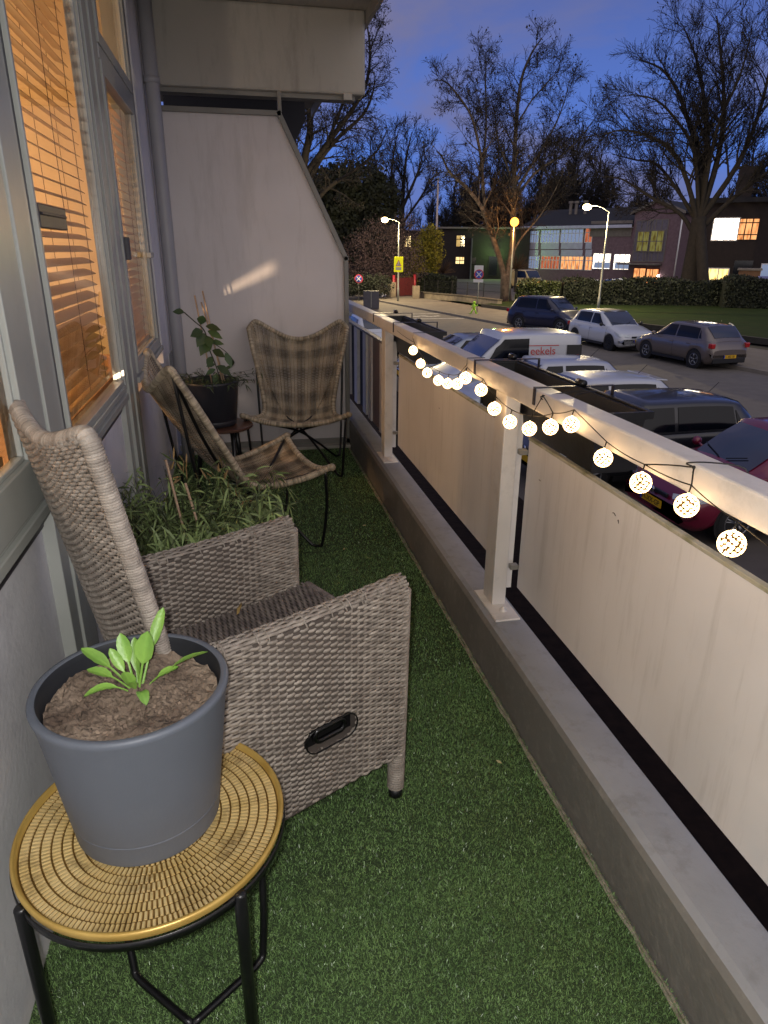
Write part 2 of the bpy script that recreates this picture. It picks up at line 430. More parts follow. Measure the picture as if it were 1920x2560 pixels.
m_slat = mat('blind_slat', 'b8945f', 'a58351', 12, rough=.35, bump=.1, bscale=40)
m_cord = mat('blind_cord', '5a3c20', '4b3119', 20, rough=.8)
def blind(y0, y1, z0, z1, x, label, ladders):
    o = empty('venetian_blind', (x, (y0+y1)/2, z0), 0, label, 'blind', 'wooden venetian blinds behind the windows')
    b = MB(); ca, sa = math.cos(R(24)), math.sin(R(24))
    z = z0+.03
    while z < z1:
        G = []
        for t in np.linspace(-1, 1, 5):
            G.append([(x-t*.024*ca, yy, z+t*.024*sa+.0022*(1-t*t)) for yy in (y0, y1)])
        b.tone = rnd.random()
        b.grid(G); b.grid(np.array(G)-[0, 0, .0028], flip=True)
        for k in (0, 4):
            b.grid([G[k], (np.array(G[k])-[0, 0, .0028]).tolist()])
        z += .0425
    world(b.build('slats', m_slat, o, smooth=True))
    c = MB()
    for y in ladders:
        for dx in (-.026, .026):
            c.tube([(x+dx, y, z0), (x+dx, y, z1)], .0011, 4)
        c.tube([(x+.02, y+.03, z0), (x+.02, y+.03, z1)], .0013, 4)
    world(c.build('cords', m_cord, o))
    world(MB().box(x-.028, x+.028, y0, y1, z0-.02, z0+.004).build('bottom_rail', m_slat, o, bev=.004))
blind(2.115, 3.14, 1.052, 3.02, -.578, 'lit wooden blind in the middle window between the two grooved posts', (2.26, 2.70, 3.03))
blind(-.9, 1.66, 1.10, 2.83, -.578, 'wooden blind in the nearest window, behind the wicker armchair back', (.3, 1.0, 1.62))
blind(3.60, 4.615, 1.05, 2.26, -.578, 'wooden blind in the far narrow window by the drain pipe', (3.75, 4.45))
# ---------------------------------------------------------------- furniture
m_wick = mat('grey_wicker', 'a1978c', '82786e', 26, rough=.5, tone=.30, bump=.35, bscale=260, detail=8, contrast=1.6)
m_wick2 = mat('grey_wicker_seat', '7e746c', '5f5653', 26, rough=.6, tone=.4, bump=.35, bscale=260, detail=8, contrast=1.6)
m_core = mat('wicker_core', '5d544d', '4c443f', 9, rough=.9)
m_rat = mat('natural_rattan', 'a69a85', '8b7e69', 14, rough=.45, tone=.62, bump=.25, bscale=200, detail=8, contrast=1.4)
m_ratd = mat('rattan_stake', '7a6850', '5d4e3c', 14, rough=.6, tone=.3)

def weave(mb, S, ulen, nrow, cell, amp, ra, rb, seed=0, ns=6, tonef=None, sub=4, v0=0., v1=1.):
    """strands that run along u over and under stakes; S(u,v)->(...,3), vectorised"""
    r_ = np.random.RandomState(seed)
    nc = max(2, int(round(ulen/cell))); m = nc*sub+1
    u = np.linspace(0, 1, m); e = 1e-3
    th = np.arange(ns)*2*PI/ns
    for i in range(nrow):
        v = v0+(v1-v0)*(i+.5)/nrow
        vv = np.full(m, v)
        P = S(u, vv); Pu = S(np.clip(u+e, 0, 1), vv)-S(np.clip(u-e, 0, 1), vv); Pv = S(u, np.clip(vv+e, 0, 1))-S(u, np.clip(vv-e, 0, 1))
        Nn = np.cross(Pu, Pv); Nn /= np.linalg.norm(Nn, axis=1)[:, None]+1e-12
        Tv = Pv/(np.linalg.norm(Pv, axis=1)[:, None]+1e-12)
        ph = np.cos(PI*(u*nc)+PI*i)
        off = amp*np.sign(ph)*np.abs(ph)**.7
        jit = r_.normal(0, .10*rb, m)
        C = P+Nn*off[:, None]+Tv*jit[:, None]
        a = ra*(1+.08*r_.normal(size=m)); b = rb*(1+.05*r_.normal(size=m))
        V = C[:, None]+np.cos(th)[None, :, None]*Nn[:, None]*a[:, None, None]+np.sin(th)[None, :, None]*Tv[:, None]*b[:, None, None]
        ii = np.arange(m-1)[:, None]; j = np.arange(ns)[None]; j2 = (j+1) % ns
        F = np.stack([ii*ns+j, ii*ns+j2, (ii+1)*ns+j2, (ii+1)*ns+j], -1).reshape(-1, 4)
        # tone changes from stretch to stretch, and darkens nothing by place
        base = r_.uniform(.2, .8)
        seg = np.interp(np.arange(m), np.arange(0, m+7, 7), base*.5+.5*r_.uniform(0, 1, len(np.arange(0, m+7, 7))))
        if tonef is not None: seg = tonef(u, vv, seg)
        mb.add(V, F, np.repeat(seg, ns))

def wrap(mb, path, r, pitch=.009, n=8, amp=.14, seed=0, lo=.2, hi=1.):
    """a rod wound with cane"""
    r_ = np.random.RandomState(seed)
    P = resample(path, pitch/4); m = len(P)
    k = np.arange(m)
    rr = r*(1-amp+amp*2*np.abs(np.sin(PI*k/4)))
    t = r_.uniform(lo, hi, m//4+2)[k//4]
    mb.tube(P, rr, n, tones=t)

# ---- reclining wicker armchair
NX, NY = .385, 1.575
uf = np.array([.877, .480]); vl = np.array([-.480, .877])
ac = empty('wicker_armchair', (NX-.3*uf[0]+.3*vl[0], NY-.3*uf[1]+.3*vl[1], 0), 0, 'high-backed grey-brown wicker recliner facing the railing behind the lettuce pot', 'armchair')
def A3(f, l, z):
    f, l, z = np.broadcast_arrays(np.asarray(f, float), l, z)
    return np.stack([NX+f*uf[0]+l*vl[0], NY+f*uf[1]+l*vl[1], z], -1)
WD = .60; TH = .052
def arm_panel(l0, seed, hole):
    # outline of the section, from the bottom of one face over the top to the bottom of the other
    zb, zt = .168, .742
    def S(u, v):
        L1 = zt-zb-.026; tot = 2*L1+PI*.026; s = v*tot
        l = np.where(s < L1, 0, np.where(s > L1+PI*.026, TH, .026-.026*np.cos(np.clip((s-L1)/.026, 0, PI))))
        z = np.where(s < L1, zb+s, np.where(s > L1+PI*.026, zb+(tot-s), zt-.026+.026*np.sin(np.clip((s-L1)/.026, 0, PI))))
        # front edge leans out a little, top edge sags in the middle
        f = -.60+u*(.60+.012*(z-.2)/.5)-.0
        z = z-.010*np.sin(PI*u)*(z-zb)/(zt-zb)+.02*(1-u)*(z < .3)*(.3-z)/.13
        l = l+.006*np.sin(PI*u)
        return A3(f, l0+l, z)
    mb = MB()
    weave(mb, S, .60, 128, .0215, .0029, .0026, .0050, seed)
    o = mb.build('side_panel', m_wick, None, smooth=True)
    if hole:
        # cut the hand slot: drop the strand faces inside it
        pass
    return o, S
def slot_mask(V):
    d = V[:, :2]-np.array([NX, NY]); f = d@uf; l = d@vl; z = V[:, 2]
    df = f+.245; dz = z-.375
    a = np.abs(df)-.045; inside = np.where(a > 0, np.hypot(np.maximum(a, 0), dz), np.abs(dz))
    return (inside < .036) & (l < .02)
def cut(o, fn):
    me = o.data; n = len(me.vertices); V = np.empty(n*3); me.vertices.foreach_get('co', V); V = V.reshape(-1, 3)
    bad = fn(V)
    import bmesh
    bm = bmesh.new(); bm.from_mesh(me); bm.verts.ensure_lookup_table()
    bmesh.ops.delete(bm, geom=[bm.verts[i] for i in np.nonzero(bad)[0]], context='VERTS')
    bm.to_mesh(me); bm.free(); me.update()
for k, (l0, sd) in enumerate(((0, 3), (WD-TH, 9))):
    o, S = arm_panel(l0, sd, k == 0)
    if k == 0: cut(o, slot_mask)
    o.parent = ac; world(o)
    if k == 0: armpanel = o
    core = MB()
    for (fa, fb, za, zb) in (((-.60, -.005, .175, .335), (-.60, -.005, .415, .72), (-.60, -.33, .335, .415), (-.16, -.005, .335, .415)) if k == 0 else ((-.60, -.005, .175, .72),)):
        c0 = A3((fa+fb)/2, l0+TH/2, (za+zb)/2)
        core.obox(c0, np.r_[uf*(fb-fa)/2, 0], np.r_[vl*(TH/2-.004), 0], (0, 0, (zb-za)/2))
    core.build('padding', m_core, o)
    if k == 0:
        c0 = A3(-.245, TH*.72, .375)
        MB().obox(c0, np.r_[uf*.085, 0], np.r_[vl*.004, 0], (0, 0, .042)).build('dark_lining', m_blackmetal, o)
        g = MB()
        ring = [A3(-.245+(.045 if math.cos(a) > 0 else -.045)+.037*math.cos(a), -.002, .375+.037*math.sin(a)) for a in np.linspace(0, 2*PI, 28, endpoint=False)]
        g.tube(ring, .0022, 6, closed=True)
        hh = [A3(-.245+(.03 if math.cos(a) > 0 else -.03)+.018*math.cos(a), .012, .378+.018*math.sin(a)) for a in np.linspace(0, 2*PI, 20, endpoint=False)]
        g.tube(hh, .008, 8, closed=True)
        g.build('recline_handle', mat('gloss_black', '0a0a0b', '0d0d0e', 9, rough=.22), o, smooth=True)
    # wrapped front post that is also the front leg, and a rear leg
    for f_, z1 in ((.002, .70), (-.56, .20)):
        lg = MB(); wrap(lg, [A3(f_+.0, l0+TH/2, .035), A3(f_+.006, l0+TH/2, .3), A3(f_+.012, l0+TH/2, z1)], .0245, .0085, 14, .07, seed=int(50+k*7+z1*10), lo=.3, hi=.85)
        lo = lg.build('leg', m_wick, None, smooth=True); lo.parent = ac; world(lo)
        MB().tube([A3(f_, l0+TH/2, 0), A3(f_, l0+TH/2, .035)], .021, 14).build('foot_cap', m_black, lo, smooth=True)
# stitched band along the top of each arm
for l0 in (0, WD-TH):
    b = MB(); r_ = np.random.RandomState(4)
    for f in np.arange(-.585, .005, .0085):
        if r_.rand() < .82: continue
        a = np.linspace(.25, PI-.25, 8)
        P = [A3(f+r_.normal(0, .0015), l0+.026-.0305*math.cos(t), .742-.026-.010*math.sin(PI*(f+.6)/.6)+.0305*math.sin(t)) for t in a]
        b.tube(P, .0026, 5, tones=[r_.uniform(.3, 1)]*8, flat=.6)
    o = b.build('arm_binding', m_wick, None, smooth=True); o.parent = ac; world(o)
# seat
def S_seat(u, v): return A3(-.47+v*.515, TH+.004+u*(WD-2*TH-.008), .508-.014*np.sin(PI*v)-.006*(1-v)+.0*u)
mb = MB(); weave(mb, S_seat, .49, 56, .0215, .0029, .0024, .0050, 21)
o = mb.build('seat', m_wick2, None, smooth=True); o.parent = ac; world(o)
c0 = A3(-.2125, WD/2, .448)
MB().obox(c0, np.r_[uf*.25, 0], np.r_[vl*(WD/2-TH-.002), 0], (0, 0, .035)).build('seat_base', m_core, o)
b = MB(); wrap(b, [A3(.05, TH+.005, .492), A3(.05, WD-TH-.005, .492)], .017, .009, 10, seed=8, lo=.2, hi=.7)
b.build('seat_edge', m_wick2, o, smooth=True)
def S_ap(u, v): return A3(.05, TH+.004+u*(WD-2*TH-.008), .19+v*.29)
b = MB(); weave(b, S_ap, .49, 32, .0215, .0029, .0024, .0050, 23)
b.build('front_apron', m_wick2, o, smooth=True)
# back: rear face, front face, and a thick wound edge
def bx(u, z):      # rearward offset of the back's rear face at height z
    return -.598-(z-.45)*.175
def S_back(off):
    def S(u, v):
        l = .055+u*(.435+.10*v)+v*.015
        top = 1.235-.055*np.sin(PI*u)**1.2
        z = .43+v*(top-.43)
        f = bx(u, z)-.012+.028*(2*u-1)**2+off
        return A3(f, l, z)
    return S
bk = MB(); weave(bk, S_back(-.017), .55, 100, .0205, .0029, .0026, .0046, 31)
bk.tone = .3
o = bk.build('backrest', m_wick, None, smooth=True); o.parent = ac; world(o); backo = o
b = MB(); weave(b, S_back(.015), .55, 92, .0215, .0029, .0026, .0049, 37); b.build('backrest_front', m_wick, backo, smooth=True)
uu = np.linspace(.03, .97, 9); vv = np.linspace(.02, .97, 12)
Gr = np.array([[S_back(-.010)(np.array([u]), np.array([v]))[0] for u in uu] for v in vv]); Gf = Gr+(S_back(.008)(np.array([.5]), np.array([.5]))-S_back(-.010)(np.array([.5]), np.array([.5])))[0]
b = MB(); b.grid(Gr); b.grid(Gf, flip=True)
b.build('padding', m_core, backo)
Sm = S_back(-.001)
edge = [Sm(np.array([0.]), np.array([t]))[0] for t in np.linspace(0, .975, 16)]+[Sm(np.array([t]), np.array([.998]))[0] for t in np.linspace(.02, .98, 16)]+[Sm(np.array([1.]), np.array([t]))[0] for t in np.linspace(.975, 0, 16)]
edge = smooth_path(edge, 3)
b = MB(); wrap(b, edge, .0185, .0058, 14, .07, seed=77, lo=.2, hi=.95)
b.build('back_edge', m_wick, backo, smooth=True)
# tiny leaf on the seat
lf = MB().grid([[A3(-.22, .52, .518), A3(-.20, .535, .522)], [A3(-.235, .50, .524), A3(-.215, .505, .528)], [A3(-.25, .475, .519), A3(-.24, .478, .521)]])
tag(centre(lf.build('fallen_leaf', mat('dry_leaf', 'b89a62', '8f7440', 40, rough=.7))), 'dry curled leaf lying on the seat of the wicker recliner', 'leaf')

# ---- rattan butterfly chairs
def butterfly(name_label, loc, ang, seed):
    """local frame: +x is forward, origin under the middle of the seat's front edge"""
    t = empty('rattan_butterfly_chair', loc, ang, name_label, 'chair', 'rattan butterfly chairs')
    # control rows: forward f, half width, z at the sides, z in the middle, extra f in the middle
    rows = [(0.0, .365, .478, .405, .0), (-.10, .352, .440, .372, .0), (-.24, .318, .405, .345, -.01), (-.37, .275, .395, .345, -.02),
            (-.44, .262, .45, .40, -.035), (-.50, .28, .56, .50, -.085), (-.585, .315, .72, .675, -.115), (-.66, .352, .88, .80, -.115), (-.735, .380, 1.04, .895, -.095)]
    Rr = np.array(rows); K = smooth_path(np.c_[Rr[:, :3]], 8); K2 = smooth_path(np.c_[Rr[:, 3:5], Rr[:, 0]], 8)
    tt = np.linspace(0, 1, len(K))
    def S(u, v):
        s = 2*u-1
        f = np.interp(v, tt, K[:, 0]); hw = np.interp(v, tt, K[:, 1]); zs = np.interp(v, tt, K[:, 2])
        zm = np.interp(v, tt, K2[:, 0]); fm = np.interp(v, tt, K2[:, 1])
        w_ = 1-np.abs(s)**2.2
        rise = np.clip((v-.70)/.30, 0, 1)**1.5
        a_ = np.abs(s); wc = np.cos(PI/2*np.clip(a_/.86, 0, 1))**1.15
        corner = np.clip((a_-.80)/.20, 0, 1)**2
        wz = w_*(1-rise)+wc*rise
        return np.stack([f+fm*w_, s*(hw-.004*corner), zs+(zm-zs)*wz-.055*corner*rise], -1)
    r_ = np.random.RandomState(seed)
    # plaid of lighter and darker canes
    ph = r_.uniform(0, 6)
    def tf(u, v, seg):
        pl = .5+.5*np.tanh(2.2*np.sin(u*2*PI*5.5+ph))
        row = .5+.5*math.tanh(2.2*math.sin(v[0]*2*PI*8+ph))
        return np.clip(.30*seg+.50*pl+.50*row-.10, -.15, 1.3)
    mb = MB(); weave(mb, S, .66, 250, .030, .0026, .0019, .0024, seed, 5, tf, 3, .010, .988)
    mb.build('woven_shell', m_rat, t, smooth=True)
    for k in range(1, 23):
        u = k/23.
        P = S(np.full(26, u), np.linspace(.005, .992, 26))
        thick = k % 3 == 0
        b = MB().tube(P, .0024 if thick else .0018, 5, tones=[.2+.3*(k % 2)]*26)
        if k == 1: st = b
        else:
            st.v += b.v; st.t += b.t; st.m += b.m; st.f += [tuple(i+st.n for i in q) for q in b.f]; st.n += b.n
    st.build('stakes', m_ratd, t, smooth=True)
    # wound rim all the way round
    rim = np.vstack([S(np.linspace(.5, 1, 12), np.zeros(12)), S(np.ones(28), np.linspace(.02, .985, 28)), S(np.linspace(1, 0, 30), np.ones(30)), S(np.zeros(28), np.linspace(.985, .02, 28)), S(np.linspace(0, .5, 12), np.zeros(12))])
    rim = smooth_path(rim, 3)
    b = MB(); wrap(b, rim, .0165, .0085, 9, .12, seed=seed+1, lo=.3, hi=1.1)
    b.build('rim', m_rat, t, smooth=True)
    for s in (-1, 1):
        b = MB().sphere((.008, s*.368, .478), .021, 12); b.tone = .9
        b.build('rim_knob', m_rat, t, smooth=True)
    # black bent-rod frame
    for s in (-1, 1):
        fc = (-.02, .345*s, .462)
        rod = [fc, (-.012, .33*s, .25), (-.035, .315*s, .04), (-.050, .305*s, .014), (-.075, .285*s, .012), (-.10, .262*s, .035), (-.22, .13*s, .19), (-.33, 0, .315), (-.47, -.13*s, .40), (-.62, -.26*s, .66), (-.745, -.335*s, .985)]
        MB().tube(smooth_path(rod, 5), .0085, 8).build('frame_rod', m_blackmetal, t, smooth=True)
        rod = [(-.752, .34*s, 1.0), (-.70, .33*s, .60), (-.64, .315*s, .20), (-.615, .305*s, .035), (-.60, .295*s, .014), (-.575, .275*s, .012), (-.55, .25*s, .035), (-.42, .13*s, .17), (-.31, 0, .285), (-.17, -.15*s, .365), (-.03, -.33*s, .455)]
        MB().tube(smooth_path(rod, 5), .0085, 8).build('frame_rod', m_blackmetal, t, smooth=True)
    return t
bc2 = butterfly('rattan butterfly chair turned sideways by the window behind the green bamboo plant', (.335, 3.80, 0), math.atan2(.25, .97), 100)
bc3 = butterfly('rattan butterfly chair facing the camera against the privacy screen at the far end', (.352, 4.71, 0), math.atan2(-.99, -.13), 200)

# ---- gold tray table in the foreground
m_gold = mat('gold_tray', 'ecd49c', 'cdb06e', 14, rough=.32, rough2=.46, metal=.45, bump=.06, bscale=60, dirt='5a3c18', dscale=13, damt=.8)
m_gold_d = mat('gold_groove', '7d6029', '664c1e', 14, rough=.5, metal=.4, dirt='4a3013', dscale=13, damt=.7)
TX, TY, TZ, TR = -.232, 1.14, .470, .255
gt = empty('gold_side_table', (TX, TY, 0), R(8), 'round side table with a gold grid-patterned tray top under the lettuce pot', 'side table')
b = MB().lathe([(.001, TZ-.006), (TR-.006, TZ-.006), (TR, TZ-.004), (TR+.003, TZ+.008), (TR+.0015, TZ+.0125), (TR-.003, TZ+.012), (TR-.007, TZ), (.001, TZ)][::-1], (0, 0, 0), 96)
top = b.build('tray_top', [m_gold_d], gt, smooth=True)
MB().lathe([(TR-.0075, TZ+.0008), (TR-.0035, TZ+.0132), (TR+.0018, TZ+.0137), (TR+.0042, TZ+.009), (TR+.0012, TZ-.0035)], (0, 0, 0), 96).build('tray_rim', mat('gold_rim', 'cfae62', 'b08d45', 14, rough=.36, metal=.35), top, smooth=True)
# rings of small raised bars
b = MB(); r_ = np.random.RandomState(2)
rr = TR-.010
while rr > .02:
    h = .0190
    n = max(8, int(2*PI*(rr-h/2)/.0088))
    for k in range(n):
        a = 2*PI*k/n
        da = .36*2*PI/n
        r0, r1 = rr-h+.0026, rr-.0004
        P = []
        for (q, z) in ((r0, TZ+.0002), (r1, TZ+.0002)):
            for s_ in (-1, 1): P.append((q*math.cos(a+s_*da), q*math.sin(a+s_*da), z))
        zt = TZ+.0034
        q0, q1 = r0+.0008, r1-.0008; db = da*.62
        for q in (q0, q1):
            for s_ in (-1, 1): P.append((q*math.cos(a+s_*db), q*math.sin(a+s_*db), zt+r_.normal(0, .0002)))
        b.add(P, [(4, 5, 7, 6)[::-1], (0, 1, 5, 4)[::-1], (1, 3, 7, 5)[::-1], (3, 2, 6, 7)[::-1], (2, 0, 4, 6)[::-1]], r_.uniform())
    rr -= h
b.build('tray_pattern', m_gold, top)
b = MB().lathe([(TR+.004, TZ-.022), (TR+.006, TZ-.022), (TR+.006, TZ-.004), (TR+.004, TZ-.004), (TR+.004, TZ-.022)], (0, 0, 0), 96)
b.build('frame_ring', m_blackmetal, gt, smooth=True)
# four straight legs; the two rear ones bend in near the floor and meet in front
for k, a in enumerate((-143.7, -50.)):
    a = R(a); q = (TX+(TR+.006)*math.cos(a), TY+(TR+.006)*math.sin(a))
    world(MB().tube([(q[0], q[1], 0), (q[0], q[1], TZ-.006), (q[0], q[1], TZ-.001)], [.0120, .0120, .009], 12).build('leg', m_blackmetal, gt, smooth=True))
for top_, mid_, low_ in (((-.030, 1.312), (-.030, 1.19), (-.038, 1.145)), ((-.405, 1.335), (-.345, 1.22), (-.328, 1.165))):
    P = [(top_[0], top_[1], TZ-.004), (top_[0]*.5+mid_[0]*.5, top_[1]*.5+mid_[1]*.5, .33), (mid_[0], mid_[1], .16), (low_[0], low_[1]+.01, .045), (low_[0]*.93-.193*.07, low_[1]*.93+1.03*.07, .018), (low_[0]*.5-.193*.5, low_[1]*.5+1.03*.5, .013), (-.193, 1.03, .012)]
    world(MB().tube(smooth_path(P, 5), .0085, 10).build('leg', m_blackmetal, gt, smooth=True))

# ---- grey pot with a young salad plant
m_pot = mat('grey_pot', '60656e', '595e67', 5, rough=.5, bump=.04, bscale=160, dirt='70747b', dscale=6, damt=.2)
m_soil = mat('potting_soil', '8e7d6c', '54453a', 12, rough=.95, bump=.9, bscale=70, detail=12, contrast=1.3, tone=.4)
px, py, pz = -.243, 1.168, TZ+.0021
pot = empty('plant_pot', (px, py, pz), 0, 'large grey plastic pot on the gold tray table in the foreground', 'plant pot')
b = MB().lathe([(.001, 0), (.136, 0), (.1385, .001), (.1398, .003), (.1400, .004), (.1412, .014), (.1425, .026), (.1453, .0495), (.1455, .0503), (.1440, .0513), (.1440, .0527), (.1459, .0536), (.1461, .055), (.1585, .16), (.174, .285), (.179, .300), (.180, .307), (.178, .3125), (.174, .3135), (.168, .3135), (.1655, .3115)], (0, 0, 0), 96)
b.build('pot_wall', m_pot, pot, smooth=True)
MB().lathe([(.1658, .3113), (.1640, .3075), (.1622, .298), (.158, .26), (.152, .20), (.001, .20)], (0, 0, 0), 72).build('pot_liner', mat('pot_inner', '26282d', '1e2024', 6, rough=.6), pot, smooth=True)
r_ = np.random.RandomState(3)
G = []
for i in range(46):
    r = .1565*i/45
    row = []
    for j in range(120):
        a = 2*PI*j/120; x, y = r*math.cos(a), r*math.sin(a)
        z = .272+.014*noise.noise(Vector((x*14, y*14, 3)))+.007*noise.noise(Vector((x*45, y*45, 1)))+.006*noise.noise(Vector((x*120, y*120, 5)))-.012*math.exp(-((x-.0)**2+(y+.05)**2)/.003)+.006*(i/45)
        row.append((x, y, z))
    row.append(row[0]); G.append(row)
soil = MB().grid(G, flip=True)
for k in range(420):
    a = r_.uniform(0, 2*PI); r = .15*math.sqrt(r_.rand()); s = r_.uniform(.0012, .0042)*(1 if r_.rand() < .8 else 1.7)
    c = np.array([r*math.cos(a), r*math.sin(a), .272+.011*noise.noise(Vector((r*math.cos(a)*14, r*math.sin(a)*14, 3)))+s*.4])
    A_ = r_.normal(size=(3, 3)); A_, _ = np.linalg.qr(A_)
    soil.obox(c, A_[0]*s, A_[1]*s*.7, A_[2]*s*.5); soil.t[-1] = np.full(8, r_.uniform(0, 1.6))
soil.build('soil', m_soil, pot, smooth=False)
m_leaf = mat('salad_leaf', '86ad4c', '6a9440', 22, rough=.4, tone=.3, bump=.12, bscale=160)
m_stem = mat('salad_stem', '9fb56a', '8aa554', 30, rough=.45)
sal = empty('salad_plant', (px+.005, py+.03, pz+.266), 0, 'young lettuce-like plant with spoon-shaped green leaves in the grey foreground pot', 'plant')
def spoon(base, tip, wid, lift, tw=0., seed=0, petiole=.45, parent=sal, m=m_leaf, tone=.5, cup=.25):
    """a leaf with a thin stalk that widens into a rounded blade"""
    b0, t0 = np.array(base, float), np.array(tip, float)
    d = t0-b0; L_ = np.linalg.norm(d); d /= L_
    side = np.cross(d, [0, 0, 1.]); side /= np.linalg.norm(side)+1e-9
    upv = np.cross(side, d); ct, st_ = math.cos(tw), math.sin(tw)
    side, upv = side*ct+upv*st_, -side*st_+upv*ct
    G = []; tn = []
    n = 15
    for i in range(n+1):
        t = i/n
        c = b0+d*L_*t+np.array([0, 0, 1.])*lift*math.sin(PI*t)*L_
        x = (t-petiole)/(1-petiole)
        w_ = .0022+(0 if x <= 0 else wid*(math.sin(PI*min(1, x**.8))**.62)*(.95+.05*math.sin(x*30+seed)))
        if i == n: w_ = .001
        row = []
        for j in range(-3, 4):
            q = j/3
            row.append(c+side*w_*q+upv*(w_*cup*q*q+.0006*math.sin(t*40+j*2+seed)*(x > 0)))
        G.append(row); tn.append([tone+.25*(abs(j) == 0)*1.0-.1*(x > .9) for j in range(-3, 4)])
    o = MB().grid(G, np.array(tn)).build('leaf', m, parent, smooth=True)
    return o
# the plant's own frame: x right, y away
for k, (bx_, tp, wd, lf_, tw) in enumerate([
    ((.006, 0, .0), (.135, .035, .055), .0165, .10, .3), ((.004, .004, 0), (.052, .09, .135), .0125, .05, -.5),
    ((.0, -.002, .0), (.030, .012, .128), .022, .02, -.9), ((-.004, .002, 0), (-.028, .05, .108), .016, .05, .5),
    ((-.005, .002, 0), (-.105, .055, .080), .0145, .08, .2), ((-.006, 0, 0), (-.092, .02, .052), .0135, .12, .1),
    ((-.004, -.004, 0), (-.048, .035, .085), .011, .05, .6), ((.004, -.006, 0), (.078, .015, .040), .0125, .12, .0),
    ((.003, -.01, 0), (.022, -.06, .012), .0125, .35, .1), ((-.003, -.004, 0), (-.018, -.015, .060), .015, .03, -.8),
    ((.002, .0, 0), (.008, .03, .085), .013, .03, .9), ((-.006, -.004, 0), (-.095, -.018, .018), .010, .22, .2),
    ((.0, .004, 0), (-.005, .06, .09), .012, .05, .3), ((.0, -.004, 0), (-.008, -.03, .045), .009, .1, -.4)]):
    spoon(bx_, tp, wd*.76, lf_, tw, seed=k, petiole=.50 if k < 8 else .38, tone=.45+.1*(k % 4))

# ---- small round table and black pot at the far end
bt = empty('round_side_table', (-.15, 4.71, 0), R(20), 'small round brown-topped table with dark legs under the black pot', 'side table')
MB().lathe([(.001, .414), (.195, .414), (.200, .418), (.200, .432), (.196, .435), (.001, .435)], (0, 0, 0), 56).build('table_top', mat('brown_table_top', '5d4034', '4d352b', 10, rough=.35), bt, smooth=False)
for k in range(3):
    a = R(35+120*k)
    MB().tube([(.15*math.cos(a), .15*math.sin(a), .414), (.19*math.cos(a), .19*math.sin(a), 0)], .016, 10).build('leg', m_blackmetal, bt, smooth=True)
bp_ = empty('plant_pot', (-.205, 4.71, .4352), 0, 'black plastic pot on the small round table by the far chair', 'plant pot')
MB().lathe([(.001, 0), (.135, 0), (.150, .008), (.154, .04), (.152, .042), (.154, .044), (.178, .272), (.184, .285), (.185, .300), (.181, .303), (.176, .300), (.170, .28), (.001, .26)], (0, 0, 0), 56).build('pot_wall', mat('black_pot', '2a2b33', '25262d', 6, rough=.45), bp_, smooth=True)
cl = empty('climbing_plant', (-.205, 4.70, .70), 0, 'leafy climbing plant tied to three pale sticks in the black pot', 'plant')
m_cane = mat('bamboo_cane', 'c1a589', 'a98d70', 18, rough=.6)
for (xa, ya, xb, yb, zb) in ((.015, -.06, -.055, .0, .575), (.085, -.06, -.005, .02, .60), (.10, .0, -.02, .05, .53)):
    MB().tube([(xa, ya, -.02), ((xa+xb)/2, (ya+yb)/2, zb/2), (xb, yb, zb)], .0052, 7).build('stake', m_cane, cl, smooth=True)
m_dl = mat('dark_leaf', '3d5430', '2d4227', 24, rough=.45, tone=.45)
m_vine = mat('vine_stem', '3a3a22', '2c2a1a', 24, rough=.7)
vine = smooth_path([(.07, -.05, 0), (.05, -.07, .12), (.01, -.05, .25), (-.01, -.05, .36), (-.07, -.03, .42), (-.125, -.04, .475)], 6)
MB().tube(vine, .0035, 6).build('stem', m_vine, cl, smooth=True)
vine2 = smooth_path([(.0, -.05, .30), (.06, -.06, .27), (.12, -.05, .22), (.16, -.04, .16), (.145, -.04, .13)], 6)
MB().tube(vine2, .0026, 6).build('stem', m_vine, cl, smooth=True)
def leafblade(mb, base, d, L_, w_, droop=.3, tone=.5, nrm=None):
    d = np.array(d, float); d /= np.linalg.norm(d); side = np.cross(d, nrm if nrm is not None else [0, 0, 1.]); side /= np.linalg.norm(side)+1e-9
    G = []
    for i, (t, k) in enumerate(((0, .06), (.18, .62), (.42, 1.), (.7, .72), (1, .02))):
        c = np.array(base)+d*L_*t+np.array([0, 0, -1.])*droop*L_*t*t
        G.append([c-side*w_*k, c+np.array([0, 0, -.15*w_*k]), c+side*w_*k])
    mb.grid(G, np.full((5, 3), tone))
lb = MB(); r_ = np.random.RandomState(12)
